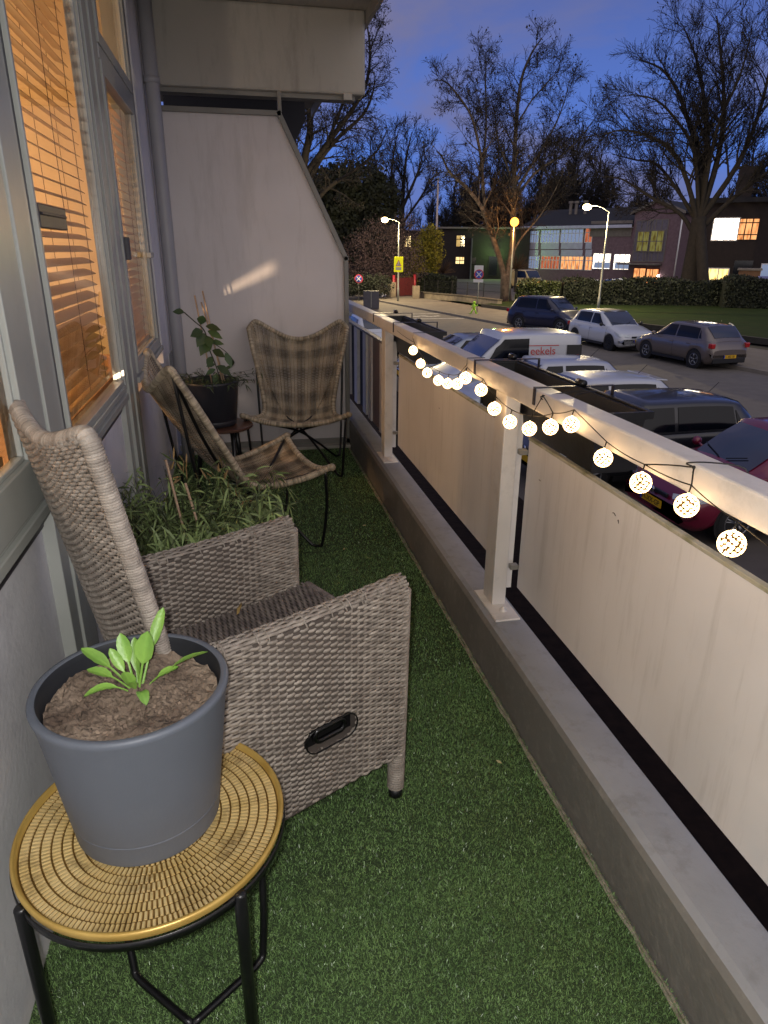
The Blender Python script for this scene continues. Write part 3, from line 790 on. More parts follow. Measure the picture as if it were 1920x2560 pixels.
for (p, d, L_, w_) in [((-.125, -.04, .475), (-1, -.2, .35), .075, .022), ((-.03, -.05, .40), (.25, -.3, 1), .085, .030), ((-.02, -.05, .36), (-1, -.4, -.1), .085, .034), ((-.01, -.05, .345), (-.7, -.3, -.8), .085, .036),
    ((.0, -.05, .39), (1, -.3, .0), .10, .024), ((.01, -.05, .36), (1, -.4, -.25), .10, .026), ((.0, -.05, .30), (-.6, -.4, -.9), .09, .034), ((.03, -.06, .24), (.8, -.4, -.2), .09, .028), ((.02, -.05, .29), (1, -.2, .1), .09, .020),
    ((.05, -.07, .14), (1, -.3, -.4), .10, .028), ((.04, -.07, .15), (-.9, -.3, .1), .06, .016), ((.04, -.07, .12), (-.8, -.3, -.2), .07, .018), ((.05, -.07, .09), (-.4, -.4, -.6), .06, .02), ((.11, -.05, .22), (.5, -.4, -1), .085, .024), ((.145, -.04, .13), (.1, -.2, .9), .06, .014), ((.145, -.04, .13), (-.9, -.1, -.1), .05, .012), ((.02, -.06, .20), (-.3, -.5, -.6), .07, .024), ((.0, -.05, .33), (.3, -.6, -.6), .08, .03), ((.01, -.06, .28), (-.3, -.7, -.4), .07, .03)]:
    leafblade(lb, p, d, L_, w_, .25, r_.uniform(.1, .95), nrm=[.1, -.9, .5])
lb.build('leaves', m_dl, cl, smooth=True)
# wispy ground plant round the rim of that pot
m_fern = mat('wispy_leaf', '4a5a30', '37452a', 30, rough=.6, tone=.5)
def wisps(label, loc, name, n, rad, hgt, L_, w_, seed, m, spread=1., droop=.6, zlo=.0, stemr=.0012, cat='plant', out=1., leaves=8):
    t = empty(name, loc, 0, label, cat)
    r_ = np.random.RandomState(seed); st = MB(); lv = MB()
    for k in range(n):
        a = r_.uniform(0, 2*PI); r = rad*math.sqrt(r_.rand())
        b0 = np.array([r*math.cos(a)*.5, r*math.sin(a)*.5, zlo]); lean = np.array([math.cos(a), math.sin(a), 0])*spread*r_.uniform(.4, 1.3)
        h = hgt*r_.uniform(.45, 1.1)
        P = [b0+lean*rad*t_**1.4*out+np.array([0, 0, h*(t_-.28*t_*t_*droop)]) for t_ in np.linspace(0, 1, 6)]
        P = smooth_path(P, 2)
        st.tube(P, [stemr*(1.3-.9*i/len(P)) for i in range(len(P))], 4, tones=[.4]*len(P))
        for q in range(leaves):
            i = r_.randint(2, len(P)); p = P[i]
            d = r_.normal(size=3)*[1, 1, .7]+lean*.7+[0, 0, -.15]
            leafblade(lv, p, d, L_*r_.uniform(.5, 1.25), w_*r_.uniform(.7, 1.2), r_.uniform(.1, .7), r_.uniform(0, 1)**1.2*1.1, nrm=r_.normal(size=3)+[0, 0, 1.5])
    st.build('stems', m_vine, t, smooth=True)
    lv.build('foliage', m, t, smooth=True)
    return t
wisps('wispy fine-leaved plant spilling over the rim of the black pot', (-.21, 4.70, .70), 'trailing_plant', 70, .20, .14, .045, .0035, 31, m_fern, 1.1, 1.9, leaves=6)
# ---- bamboo bush between the armchair and the sideways butterfly chair
m_bam = mat('bamboo_leaf', '83955c', '66774a', 20, rough=.55, tone=.65)
m_bamb = mat('dry_bamboo_tip', '9a7f50', '7a6140', 20, rough=.7, tone=.3)
bpot = empty('planter_tub', (-.28, 2.72, 0), 0, 'dark plant tub hidden under the bushy bamboo', 'plant pot')
MB().lathe([(.001, 0), (.14, 0), (.16, .24), (.165, .25), (.155, .25), (.15, .22), (.001, .21)], (0, 0, 0), 40).build('pot_wall', m_black, bpot, smooth=True)
bam = wisps('bushy green bamboo with narrow leaves and two pale sticks behind the wicker armchair', (-.27, 2.72, .22), 'bamboo_plant', 400, .35, .50,   .080, .0050, 61, m_bam, .72, .8, leaves=19, stemr=.0014)
lv = MB(); r_ = np.random.RandomState(8)
for k in range(46):
    cx, cy = r_.choice([(-.08, .35), (.05, .33), (.20, .25), (.0, .1)][0:4:1][0]) if False else 0, 0
    q = [(-.06, .20, .44), (.02, .18, .43), (.14, .15, .42), (.22, .0, .38)][k % 4]
    p = np.array(q)+r_.normal(size=3)*[.02, .02, .03]
    leafblade(lv, p, r_.normal(size=3)*.5+[0, 0, 1.2], r_.uniform(.03, .07), .004, .0, r_.uniform(.2, 1), nrm=r_.normal(size=3))
lv.build('dry_tips', m_bamb, bam, smooth=True)['kind'] = 'stuff'
for (xa, ya, za, xb, yb, zb) in ((.03, .0, -.02, -.05, .04, .54), (.12, -.08, -.02, .025, -.06, .47)):
    MB().tube([(xa, ya, za), (xb, yb, zb)], .0052, 7).build('stake', m_cane, bam, smooth=True)

# ---- artificial turf
m_turf = mat('turf_backing', '3c4d2d', '2b3a20', 60, rough=.95, bump=.6, bscale=160)
tf_ = MB().box(-.56, .846, -.8, 5.50, -.003, .003).build('artificial_turf_mat', m_turf)
tag(tf_, kind='structure'); tf_.name = 'turf_backing'
m_blade = mat('turf_blade', '7b995c', '64844e', 7, rough=.32, tone=.5, dirt='5d5a35', dscale=2.2, damt=.4)
def blades(x0, x1, y0, y1, dens, seed, wb):
    r_ = np.random.RandomState(seed)
    n = int((x1-x0)*(y1-y0)*dens)
    x = r_.uniform(x0, x1, n); y = r_.uniform(y0, y1, n)
    edge = x > x1-.03*r_.rand(n)
    keep = ~(edge & (x1 > .8) & (r_.rand(n) < .5)); x = x[keep]; y = y[keep]; n = len(x)
    a = r_.uniform(0, 2*PI, n); L_ = r_.uniform(.004, .0105, n); lean = r_.uniform(.2, 1.3, n); b = r_.uniform(0, 2*PI, n)
    w_ = r_.uniform(.6, 1.1, n)*wb
    sx, sy = np.cos(a)*w_, np.sin(a)*w_
    tx, ty, tz = x+np.cos(b)*np.sin(lean)*L_, y+np.sin(b)*np.sin(lean)*L_, .003+np.cos(lean)*L_
    V = np.stack([np.stack([x-sx, y-sy, np.full(n, .002)], -1), np.stack([x+sx, y+sy, np.full(n, .002)], -1),
                  np.stack([tx+sx*.6, ty+sy*.6, tz], -1), np.stack([tx-sx*.6, ty-sy*.6, tz], -1)], 1).reshape(-1, 3)
    F = np.arange(n*4).reshape(-1, 4)
    t = np.repeat(np.clip(r_.normal(.5, .3, n)+(r_.rand(n) < .04)*1.8, -.3, 3), 4)
    return V, F, t
tb = MB()
for k, (y0, y1, d, wb) in enumerate(((.45, 1.3, 160000, .0008), (1.3, 2.2, 95000, .0010), (2.2, 3.4, 38000, .0014), (3.4, 5.5, 16000, .0021))):
    V, F, t = blades(-.56, .852, y0, y1, d, 40+k, wb); tb.add(V, F, t)
tag(tb.build('artificial_grass', m_blade), kind='stuff')
m_bit = mat('pale_debris', 'c9bf95', 'a89a68', 60, rough=.8)
for k, (x, y, lab) in enumerate(((.66, 3.74, 'tiny pale leaf scrap on the turf nearest the far post'), (.49, 3.42, 'tiny pale leaf scrap by the bent foot of the sideways chair'), (.60, 3.28, 'tiny pale scrap on the turf in the middle of the walkway'), (.50, 1.92, 'tiny pale scrap on the turf off the front corner of the wicker recliner'), (.73, 1.66, 'dry blade lying on the turf against the plinth'))):
    c = np.array([x, y, .013]); a = k*1.3; d = np.array([math.cos(a), math.sin(a), 0])*.011; e2 = np.array([-d[1], d[0], 0])*.4
    q = MB().grid([[c-d-e2*.3, c-d+e2*.3+[0, 0, .002]], [c-e2+[0, 0, .001], c+e2+[0, 0, .004]], [c+d-e2*.2+[0, 0, .003], c+d+e2*.2+[0, 0, .004]]])
    tag(centre(q.build('leaf_scrap', m_bit, smooth=True)), lab, 'debris')
# ---------------------------------------------------------------- street
GZ = -2.2
FR = np.array([list(rt2), list(up2), list(fw)])
def ray(px, py):
    """direction of a point of the view, for siting things at a known distance"""
    return FR[2]+FR[0]*(px-960)/1712.9-FR[1]*(py-1280)/1712.9
def at_ground(px, py, z=GZ):
    d = ray(px, py); return np.array([0, 0, EYE])+d*(z-EYE)/d[2]
def at_dist(px, py, D):
    d = ray(px, py); return np.array([0, 0, EYE])+d*D/math.hypot(d[0], d[1])
def xk(y): return 16.9-(y-19.6)*.1737

m_asph = mat('asphalt', '6b655e', '5c5751', 3, rough=.85, bump=.25, bscale=8, dirt='4b4742', dscale=.35, damt=.45)
m_pave = mat('pavement_slabs', '6f685f', '5f5850', 2.2, rough=.9, bump=.2, bscale=5, dirt='4a443c', dscale=.6, damt=.5)
m_brick = mat('clinker_paving', '241b17', '15100f', 9, rough=1., bump=.9, bscale=14, spec=.1)
m_kerb = mat('kerb_stone', '7b756c', '67615a', 3, rough=.9)
m_lawn = mat('lawn', '2c3a1c', '1e2a15', 1.6, rough=1., bump=.8, bscale=9, dirt='3a3620', dscale=.5, damt=.5, spec=.1)
g0 = MB().box(-200, 420, -120, 520, GZ-1, GZ-.012).build('ground', mat('bare_ground', '3b382f', '2c2b23', .5, rough=.95))
tag(g0, kind='structure')
yy = np.linspace(-60, 120, 40)
G = [[(1.0, y, GZ+.10), (4.2, y, GZ+.10), (4.25, y, GZ)] for y in yy]
tag(MB().grid(G, flip=True).build('pavement', m_brick), kind='structure')
G = [[(4.25, y, GZ), (9.3, y, GZ)] for y in yy]
tag(MB().grid(G, flip=True).build('parking_bays', mat('bay_pavers', '59524b', '4a443f', 2, rough=.9, bump=.3, bscale=9)), kind='structure')
G = [[(min(9.3, xk(y)-1), y, GZ+.003), (xk(y), y, GZ+.003)] for y in yy]
tag(MB().grid(G, flip=True).build('road', m_asph), kind='structure')
G = [[(xk(y), y, GZ), (xk(y)+.01, y, GZ+.12), (xk(y)+.14, y, GZ+.12)] for y in yy]
tag(MB().grid(G, flip=True).build('kerb', m_kerb), kind='structure')
G = [[(xk(y)+.14, y, GZ+.12), (xk(y)+4.6, y, GZ+.12)] for y in yy]
tag(MB().grid(G, flip=True).build('sidewalk', m_pave), kind='structure')
# markings: two long lines and worn bits between them
m_mark = mat('road_paint', 'c9c5bd', '9f9b94', 6, rough=.8, contrast=2)
def strip(mb, a, b, w, z=GZ+.008):
    a, b = np.array(a[:2]), np.array(b[:2]); t = (b-a)/np.linalg.norm(b-a); n = np.array([-t[1], t[0]])*w/2
    mb.add([(*(a-n), z), (*(b-n), z), (*(b+n), z), (*(a+n), z)], [(0, 1, 2, 3)])
mb = MB()
A_, B_ = at_ground(985, 786), at_ground(1100, 784); strip(mb, A_, B_, .22)
C_, D_ = at_ground(1010, 798), at_ground(1160, 796); strip(mb, C_, D_, .26)
r_ = np.random.RandomState(5)
for k in range(9):
    p = at_ground(1005+k*10, 791+r_.normal()*.6); q = p+np.array([.35+.2*r_.rand(), .1, 0]); strip(mb, p, q, .35*r_.uniform(.5, 1.1))
tag(mb.build('road_marking', m_mark), kind='structure')
# lawn behind the sidewalk, with a low dark edge
la, lb_ = at_ground(1582, 822), at_ground(1960, 872)
dl = (lb_-la)/np.linalg.norm(lb_-la)
lawn = [la-dl*14, lb_+dl*30, np.array([70, 20, 0]), np.array([46, 46, 0]), at_ground(1280, 762)]
tag(MB().add([(p[0], p[1], GZ+.30) for p in lawn], [(0, 1, 2, 3, 4)]).build('lawn', m_lawn), kind='structure')
e_ = MB()
a, b = la-dl*14, lb_+dl*30
e_.obox(((a+b)/2)[:2].tolist()+[GZ+.20], (b-a)/2, np.array([-dl[1], dl[0], 0])*.10, (0, 0, .13))
tag(centre(e_.build('lawn_edging', mat('dark_edging', '35332e', '26241f', 3, rough=.9))), 'low dark retaining edge between the pavement and the lawn', 'low wall')
# school yard
ya = [at_ground(1040, 742), at_ground(1255, 768), np.array([42, 60, 0]), np.array([60, 84, 0]), np.array([36, 110, 0]), np.array([14, 92, 0])]
tag(MB().add([(p[0], p[1], GZ+.02) for p in ya], [tuple(range(6))]).build('school_yard', mat('yard_paving', '6b625b', '554e48', .8, rough=.9)), kind='structure')
gp = [at_ground(1100, 752), at_ground(1255, 775), at_ground(1255, 756), at_ground(1110, 742)]
tag(MB().add([(p[0], p[1], GZ+.14) for p in gp], [(0, 1, 2, 3)]).build('grass_verge', m_lawn), kind='structure')

# ---------------------------------------------------------------- cars
m_tyre = mat('tyre', '111113', '18181a', 12, rough=.85)
m_rim = mat('alloy', '8e8f92', '7f8083', 8, rough=.3, metal=.85)
m_rimd = mat('dark_alloy', '2b2c2f', '232427', 8, rough=.3, metal=.7)
m_glass = mat('car_glass', '0b1018', '0d131c', 3, rough=.04, spec=.9, coat=1.)
m_glass_s = mat('car_side_glass', '090c13', '0b0f17', 3, rough=.08, spec=.35)
m_trim = mat('car_trim', '0e0e10', '141416', 8, rough=.5)
m_red = mat('tail_lens', 'b01218', '8f0d12', 8, rough=.15, coat=1.)
m_head = mat('head_lens', 'c9d2da', 'aab4bd', 20, rough=.08, coat=1.)
m_plate = mat('number_plate', 'd9a914', 'c79a10', 4, rough=.4)
m_chrome = mat('chrome', 'c9ccd2', 'b9bcc2', 8, rough=.1, metal=1.)
def paint(name, c, metal=.0, rough=.32, c2=None):
    return mat('paint_'+name, c, c2, 9, rough=rough, metal=metal, coat=.9)
def text_mesh(s, size, m, name, parent, Mx, ext=.001):
    cu = bpy.data.curves.new(name, 'FONT'); cu.body = s; cu.size = size; cu.extrude = ext; cu.align_x = 'CENTER'; cu.align_y = 'CENTER'
    t = bpy.data.objects.new(name, cu); col.objects.link(t)
    dg = bpy.context.evaluated_depsgraph_get(); me = bpy.data.meshes.new_from_object(t.evaluated_get(dg))
    bpy.data.objects.remove(t); me.materials.clear(); me.materials.append(m)
    o = bpy.data.objects.new(name, me); col.objects.link(o)
    me.transform(Mx); o.parent = parent
    return o
def wheel(x, s, yw_, r, parent, rim, spokes=5):
    yo = s*yw_
    b = MB()
    prof = [(r*.60, -.085), (r*.93, -.10), (r, -.07), (r, .07), (r*.93, .10), (r*.60, .085)]
    n = 28; th = np.arange(n)*2*PI/n
    V = np.array([[(x+q*math.cos(a), yo+w_, r+q*math.sin(a)) for a in th] for q, w_ in prof])
    i = np.arange(len(prof)-1)[:, None]; j = np.arange(n)[None]; j2 = (j+1) % n
    b.add(V.reshape(-1, 3), np.stack([i*n+j, i*n+j2, (i+1)*n+j2, (i+1)*n+j], -1).reshape(-1, 4))
    w_ = b.build('wheel', m_tyre, parent, smooth=True)
    b = MB(); ro = r*.62; yf = yo+s*.075
    b.tube([(x+ro*math.cos(a), yf, r+ro*math.sin(a)) for a in np.linspace(0, 2*PI, 24, endpoint=False)], .016, 6, closed=True)
    for k in range(spokes):
        a = 2*PI*k/spokes+.3
        for da in (-.13, .13):
            b.tube([(x+.05*math.cos(a), yf, r+.05*math.sin(a)), (x+ro*math.cos(a+da), yf, r+ro*math.sin(a+da))], [.024, .014], 5, flat=.7)
    b.tube([(x, yf-s*.03, r), (x, yf+s*.012, r)], .045, 12)
    b.build('rim', rim, w_, smooth=True)
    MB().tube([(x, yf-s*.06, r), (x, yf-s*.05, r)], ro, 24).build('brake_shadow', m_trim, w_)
def car(L=4.05, Wd=1.74, Hh=1.47, pnt=None, label='', loc=(0, 0), rot=0, hood=.98, ws=.78, rear='hatch', rim=None, spoiler=False, roofm=None, plate='', r=.315, belt=.94, wb=2.5, group=None, name='parked_car', cat='car', van=False, ribs=False, textside=None):
    t = empty(name, (loc[0], loc[1], GZ+(0 if len(loc) < 3 else loc[2])), rot, label, cat, group)
    rim = rim or m_rim
    h = L/2; W2 = Wd/2
    xc = h-hood                # base of windscreen
    xr = xc-ws                 # front edge of roof
    xb = -h+(.10 if van else .12); xt = -h+(.16 if van else .62)   # base and top of the tailgate
    fx, rx = h-.82, h-.82-wb
    R_ = r+.055
    # body
    xs = np.unique(np.round(np.r_[np.linspace(-h, h, 34), np.linspace(fx-R_, fx+R_, 17), np.linspace(rx-R_, rx+R_, 17)], 3))
    def shoulder(x):
        return float(np.interp(x, [-h, -h+.05, -h+.15, xb+.3, xc-.2, xc+.05, h-.45, h-.16, h-.03, h], [.66, .86, belt, belt+.03, belt, belt-.02, .80, .70, .58, .46] if not van else [.70, belt, belt+.02, belt+.02, belt+.03, belt+.02, .86, .76, .60, .46]))
    def plan(x):
        a = abs(x)/h
        return W2*(1-.02*a-.16*max(0, (a-.80)/.20)**2.2)
    def zbot(x): return .20+.10*max(0, (abs(x)/h-.9)/.1)
    G = []
    for x in xs:
        w_, zs, zb = plan(x), shoulder(x), zbot(x)
        arch = zb
        for xw in (fx, rx):
            d = abs(x-xw)
            if d < R_: arch = max(arch, r+math.sqrt(R_*R_-d*d)*.98)
        prof = [(0, zb), (w_*.86, zb), (w_*.97, max(zb+.10, arch)), (w_, max(zb+.22, arch+.01)), (w_*1.005, max(zs*.62, arch+.02)), (w_*.985, max(zs-.14, arch+.03)), (w_*.955, max(zs-.05, arch+.04)), (w_*.91, zs), (w_*.62, zs+.025), (0, zs+.035)]
        if arch > zb: prof[1] = (w_*.80, zb)
        if arch > zb: prof[2] = (w_*.975, arch)
        G.append([(x, -y, z) for y, z in prof]+[(x, y, z) for y, z in prof[::-1][1:]])
    b = MB().grid(G)
    for Gk, fl_ in ((G[0], False), (G[-1], True)):
        k = b.n; b.add(Gk, [tuple(range(len(Gk))) if fl_ else tuple(range(len(Gk)))[::-1]])
    body = b.build('body', pnt, t, smooth=True)
    # dark wheel housings
    for xw in (fx, rx):
        for s in (-1, 1):
            MB().tube([(xw, s*(W2-.28), r+.02), (xw, s*(W2-.035), r+.02)], R_-.01, 24).build('wheel_housing', m_trim, body)
            wheel(xw, s, W2-.115, r, t, rim)
    # cabin
    def zr(x): return float(np.interp(x, [xb, xb+(xt-xb)*.55, xt, xt+.35, (xt+xr)/2, xr+.25, xr, xr+(xc-xr)*.45, xc], [belt+.0, belt+.0+(Hh-belt-.05)*.62, Hh-.045, Hh-.012, Hh, Hh-.012, Hh-.05, belt+(Hh-.05-belt)*.60, belt-.02]))
    if van:
        def zr(x): return float(np.interp(x, [xb, xb+.03, xt, xt+.3, (xt+xr)/2, xr+.25, xr, xr+(xc-xr)*.45, xc], [belt, belt+.5, Hh-.05, Hh-.01, Hh, Hh-.02, Hh-.08, belt+(Hh-.08-belt)*.60, belt]))
    def wbase(x): return plan(x)*(.965 if van else .925)
    def wtop(x): return plan(x)*(.90 if van else .745)
    def side(x, q):      # q 0..1 from belt to roof rail
        z0 = shoulder(x)-.01; z1 = zr(x)-.05
        return wbase(x)+(wtop(x)+.02-wbase(x))*q**1.25, z0+(z1-z0)*q
    xs2 = np.unique(np.round(np.r_[np.linspace(xb, xt, 7), np.linspace(xt, xr, 14), np.linspace(xr, xc, 9)], 3))
    G = []
    for x in xs2:
        z1 = zr(x)
        if z1 < shoulder(x)+.03: z1 = shoulder(x)+.03
        P = []
        for q in (0, .35, .7, 1):
            y, z = side(x, q); P.append((y, min(z, z1-.008)))
        P += [(wtop(x)-.03, z1-.018), (wtop(x)-.12, z1), (wtop(x)*.4, z1+.012), (0, z1+.015)]
        G.append([(x, -y, z) for y, z in P]+[(x, y, z) for y, z in P[::-1][1:]])
    b = MB().grid(G)
    b.add(G[0], [tuple(range(len(G[0])))[::-1]]); b.add(G[-1], [tuple(range(len(G[-1])))])
    cab = b.build('cabin', pnt, t, smooth=True)
    if roofm:
        G = [[(x, y, zr(x)+.020) for y in np.linspace(-wtop(x)+.14, wtop(x)-.14, 5)] for x in np.linspace(xt+.1, xr+.02, 10)]
        MB().grid(G, flip=False).build('roof_panel', roofm, cab, smooth=True)
    # windscreen
    def pane(xa, xb_, ins, lift, nm):
        G = []
        for x in np.linspace(xa, xb_, 9):
            w_ = wtop(x)-ins+.02
            G.append([(x, y, max(zr(x), shoulder(x)+.03)+lift+.013*(1-(y/w_)**2)) for y in np.linspace(-w_, w_, 9)])
        return MB().grid(G, flip=False).build(nm, m_glass, cab, smooth=True)
    o = pane(xc-.05, xr+.02, .07, .010, 'windscreen')
    for s in (-1, 1):
        MB().tube([(xc-.06, s*.08, zr(xc-.08)+.04), (xc-.18, s*.45-.1, zr(xc-.18)+.045)], .008, 4).build('wiper', m_trim, o)
    if not van: pane(xb+.10, xt-.02, .10, .012, 'rear_window')
    # side windows
    def swin(x0, x1, sl0, sl1, q0=.10, q1=.93):
        for s in (-1, 1):
            G = []
            for q in np.linspace(q0, q1, 7):
                row = []
                for u in np.linspace(0, 1, 9):
                    x = (x0+sl0*q)+((x1+sl1*q)-(x0+sl0*q))*u
                    y, z = side(x, q); row.append((x, s*(y+.008), z))
                G.append(row)
            MB().grid(G, flip=(s > 0)).build('side_window', m_glass_s, cab, smooth=True)
    xm = (xc+xt)/2-.05
    if van:
        swin(xm+.02, xc-.22, 0, -.42)
    else:
        swin(xm+.035, xc-.20, 0, -ws*.88, .10); swin(xt+.10, xm-.035, .06, 0, .10)
        swin(xb+.42, xt+.06, .22, .06, .16, .80)
    # door seams, handles, sills
    for s in (-1, 1):
        for x in ((xm, xc-.12, xt+.02) if not van else (xm-.02, xc-.05)):
            P = []
            for z in np.linspace(.30, shoulder(x)-.03, 8):
                y = np.interp(z, [.30, .42, shoulder(x)*.62, shoulder(x)-.14, shoulder(x)-.05, shoulder(x)], np.array([.99, 1, 1.005, .985, .955, .91])*plan(x))
                P.append((x+.04*math.sin((z-.3)*3), s*(y+.001), z))
            MB().tube(P, .005, 4).build('door_seam', m_trim, body)
        for x in ((xm+.12, xm-.85+.12) if not van else (xm+.15,)):
            MB().obox((x, s*(plan(x)*.992+.012), shoulder(x)-.15), (.09, 0, 0), (0, .012, 0), (0, 0, .014)).build('door_handle', pnt, body, bev=.005)
        b = MB().obox(((fx+rx)/2, s*(W2*.965), .245), ((fx-rx)/2-R_-.02, 0, 0), (0, .03, 0), (0, 0, .045)); b.build('sill_trim', m_trim, body)
        b = MB().sphere((xc-.30, s*(W2+.09), belt+.06), .075, 12); b.tube([(xc-.28, s*(W2-.08), belt+.02), (xc-.30, s*(W2+.06), belt+.05)], .02, 6)
        b.build('wing_mirror', m_trim if roofm or pnt.name in ('paint_black',) else pnt, t, smooth=True)
        # lamps
        G = []
        for u in np.linspace(0, 1, 6):
            row = []
            for v in np.linspace(0, 1, 5):
                x = h-.055-u*.46*(.55+.45*v)
                a = u
                y = plan(x)*(.62+.375*min(1, a*2.4)) ; z = .60+.13*v*(.6+.4*u)+.05*u
                row.append((x+.035-.07*max(0, u-.25), s*(y*.99+.012*(u > .3)), z))
            G.append(row)
        MB().grid(G, flip=(s > 0)).build('headlight', m_head, body, smooth=True)
        zt = belt-.02 if not van else 1.0
        b = MB().obox((-h+.10, s*(plan(-h+.1)*.93), zt-.10), (.09, s*.0, 0), (0, .085, 0), (0, 0, .085 if not van else .2)); b.build('tail_light', m_red, body, bev=.03)
        MB().obox((h-.12, s*W2*.66, .36), (.05, 0, 0), (0, .12, 0), (0, 0, .045)).build('fog_lamp_recess', m_trim, body, bev=.01)
    MB().obox((h-.035, 0, .42), (.03, 0, 0), (0, W2*.62, 0), (0, 0, .10)).build('grille', m_trim, body, bev=.02)
    MB().obox((h-.02, 0, .60), (.02, 0, 0), (0, W2*.40, 0), (0, 0, .03)).build('upper_grille', m_trim if pnt.name != 'paint_navy' else m_chrome, body, bev=.01)
    MB().tube([(h+.0, 0, .60), (h+.012, 0, .60)], .05, 16).build('badge', m_chrome, body, smooth=True)
    MB().obox((-h+.02, 0, .33), (.04, 0, 0), (0, W2*.78, 0), (0, 0, .09)).build('rear_bumper_trim', m_trim, body, bev=.02)
    for xx, s, zz in ((h+.006, 1, .44), (-h-.022, -1, .46 if not van else .55)):
        p = MB().obox((xx, 0, zz), (.006, 0, 0), (0, .26, 0), (0, 0, .055)).build('number_plate', m_plate, body)
        if plate:
            Mx = Matrix.Translation((xx+s*.0085, 0, zz-.002)) @ Matrix.Rotation(R(90)*s, 4, 'Z') @ Matrix.Rotation(R(90), 4, 'X')
            text_mesh(plate, .105, m_trim, 'plate_text', p, Mx)
            MB().obox((xx+s*.0005, -s*.24, zz), (.0062, 0, 0), (0, .022, 0), (0, 0, .053)).build('plate_band', mat('euro_blue', '1b3a9a'), p)
    if spoiler:
        MB().obox((xt-.04, 0, Hh-.045), (.13, 0, .012), (0, W2*.64, 0), (-.002, 0, .014)).build('roof_spoiler', pnt, cab, bev=.012)
    MB().tube([(xt+.16, 0, Hh), (xt-.02, 0, Hh+.17)], .006, 5).build('aerial', m_trim, cab)
    return t
RG = 'cars parked nose-in along the near side of the street'
FG = 'cars parked along the far kerb'
m_wp = paint('white', 'b9bcc2'); m_wp2 = paint('pearl', 'a9adb8', .1)
m_bk = paint('black', '17191f', .2); m_navy = paint('navy', '171a33', .3); m_rd = paint('crimson', '6d0d2e', .2)
m_sv = paint('silver', '8790a0', .6); m_gr = paint('taupe', '6b625e', .5); m_bl = paint('blue', '1f3f7a', .3)
PIr = PI
c_red = car(3.95, 1.68, 1.44, m_rd, 'crimson hatchback, the nearest car below the railing', (7.62, 8.3), PI, plate='31-XX-GP', group=RG)
c_blk = car(4.15, 1.75, 1.45, m_bk, 'black five-door hatchback parked between the crimson car and a white one', (6.75, 10.65), PI, group=RG)
c_w4 = car(4.0, 1.72, 1.42, m_wp, 'white hatchback with a roof spoiler beside the black car', (6.78, 12.85), PI, spoiler=True, group=RG)
c_w3 = car(3.95, 1.70, 1.46, m_wp2, 'white hatchback with a wet roof between the van and the white car with a spoiler', (6.82, 14.95), PI, group=RG)
van = car(3.95, 1.80, 1.84, m_wp, 'white panel van with red and grey lettering on its side', (6.65, 17.15), PI, hood=.90, ws=.80, van=True, belt=1.02, wb=2.4, group=RG, name='delivery_van', cat='van')
c_sv = car(4.1, 1.72, 1.48, m_sv, 'silver-blue hatchback just beyond the white van', (6.5, 19.6), PI, group=RG)
c_wf = car(4.2, 1.75, 1.45, m_wp, 'white car glimpsed through the far end of the railing', (5.05, 27.2), PI/2, group=RG)
c_df = car(4.2, 1.75, 1.45, m_bl, 'dark blue car at the farthest end of the parked row', (4.75, 32.6), PI/2, group=RG)
# lettering on the van (its local frame is turned by 180 degrees)
mr_ = mat('van_red', 'b5342f', rough=.5); mg_ = mat('van_grey', '55565c', rough=.5)
vb = [c for c in van.children if c.name.startswith('cabin')][0]
def vtext(txt, size, m, x, z, y, lean=R(6), name='van_lettering'):
    Mx = Matrix.Translation((x, y, z)) @ Matrix.Rotation(PI, 4, 'Z') @ Matrix.Rotation(R(90)-lean, 4, 'X')
    return text_mesh(txt, size, m, name, vb, Mx, .002)
vtext('eekels', .27, mr_, -.78, 1.42, .852)
vtext('Pompen', .235, mg_, -.78, 1.19, .874)
MB().obox((-.78, .838, 1.555), (.42, 0, 0), (0, .003, 0), (0, 0, .010)).build('red_rule', mr_, vb)
MB().obox((-1.62, .868, 1.36), (.20, 0, 0), (0, .002, 0), (0, -.02, .20)).build('rear_decal', m_trim, vb)
for k, dx in enumerate((.13, -.05)): MB().obox((-1.62+dx, .885, 1.20), (.07, 0, 0), (0, .003, 0), (0, 0, .12)).build('red_decal', mr_, vb)
# far side
ang = math.atan2(-1, .1737*.55)
c_mk = car(4.28, 1.78, 1.66, m_navy, 'dark navy tall crossover nearest the no-stopping sign', (15.35, 33.3), R(-62), group=FG, belt=1.05, r=.35, wb=2.56, plate='49-ZH-B')
c_fs = car(4.05, 1.74, 1.47, m_wp, 'white sporty hatchback with dark roof and dark wheels', (15.35, 27.25), R(-84), roofm=m_trim, rim=m_rimd, group=FG, plate='RT-621-P')
c_po = car(4.05, 1.75, 1.45, m_gr, 'grey-brown hatchback seen from behind next to the white sporty one', (16.0, 22.75), R(97), group=FG, plate='L-482-SB')
# cars in the school yard
yv = car(4.8, 1.9, 1.95, paint('cream', 'c9b27a'), 'pale van parked under the orange lamp in the school yard', tuple(at_ground(1310, 722)[:2]), R(-70), hood=.8, ws=.7, van=True, belt=1.05, wb=2.9, name='parked_van', cat='van')
for k, (px_, lab, mm) in enumerate(((1462, 'dark car behind the hedge, left of the lamp post', m_navy), (1525, 'dark blue car behind the hedge by the school entrance', m_bl), (1552, 'black car nearest the lit school doors', m_bk))):
    p = at_dist(px_, 700, 62+k*2); car(4.2, 1.75, 1.5, mm, lab, (p[0], p[1], .1), R(150+10*k), group='cars in the school yard')

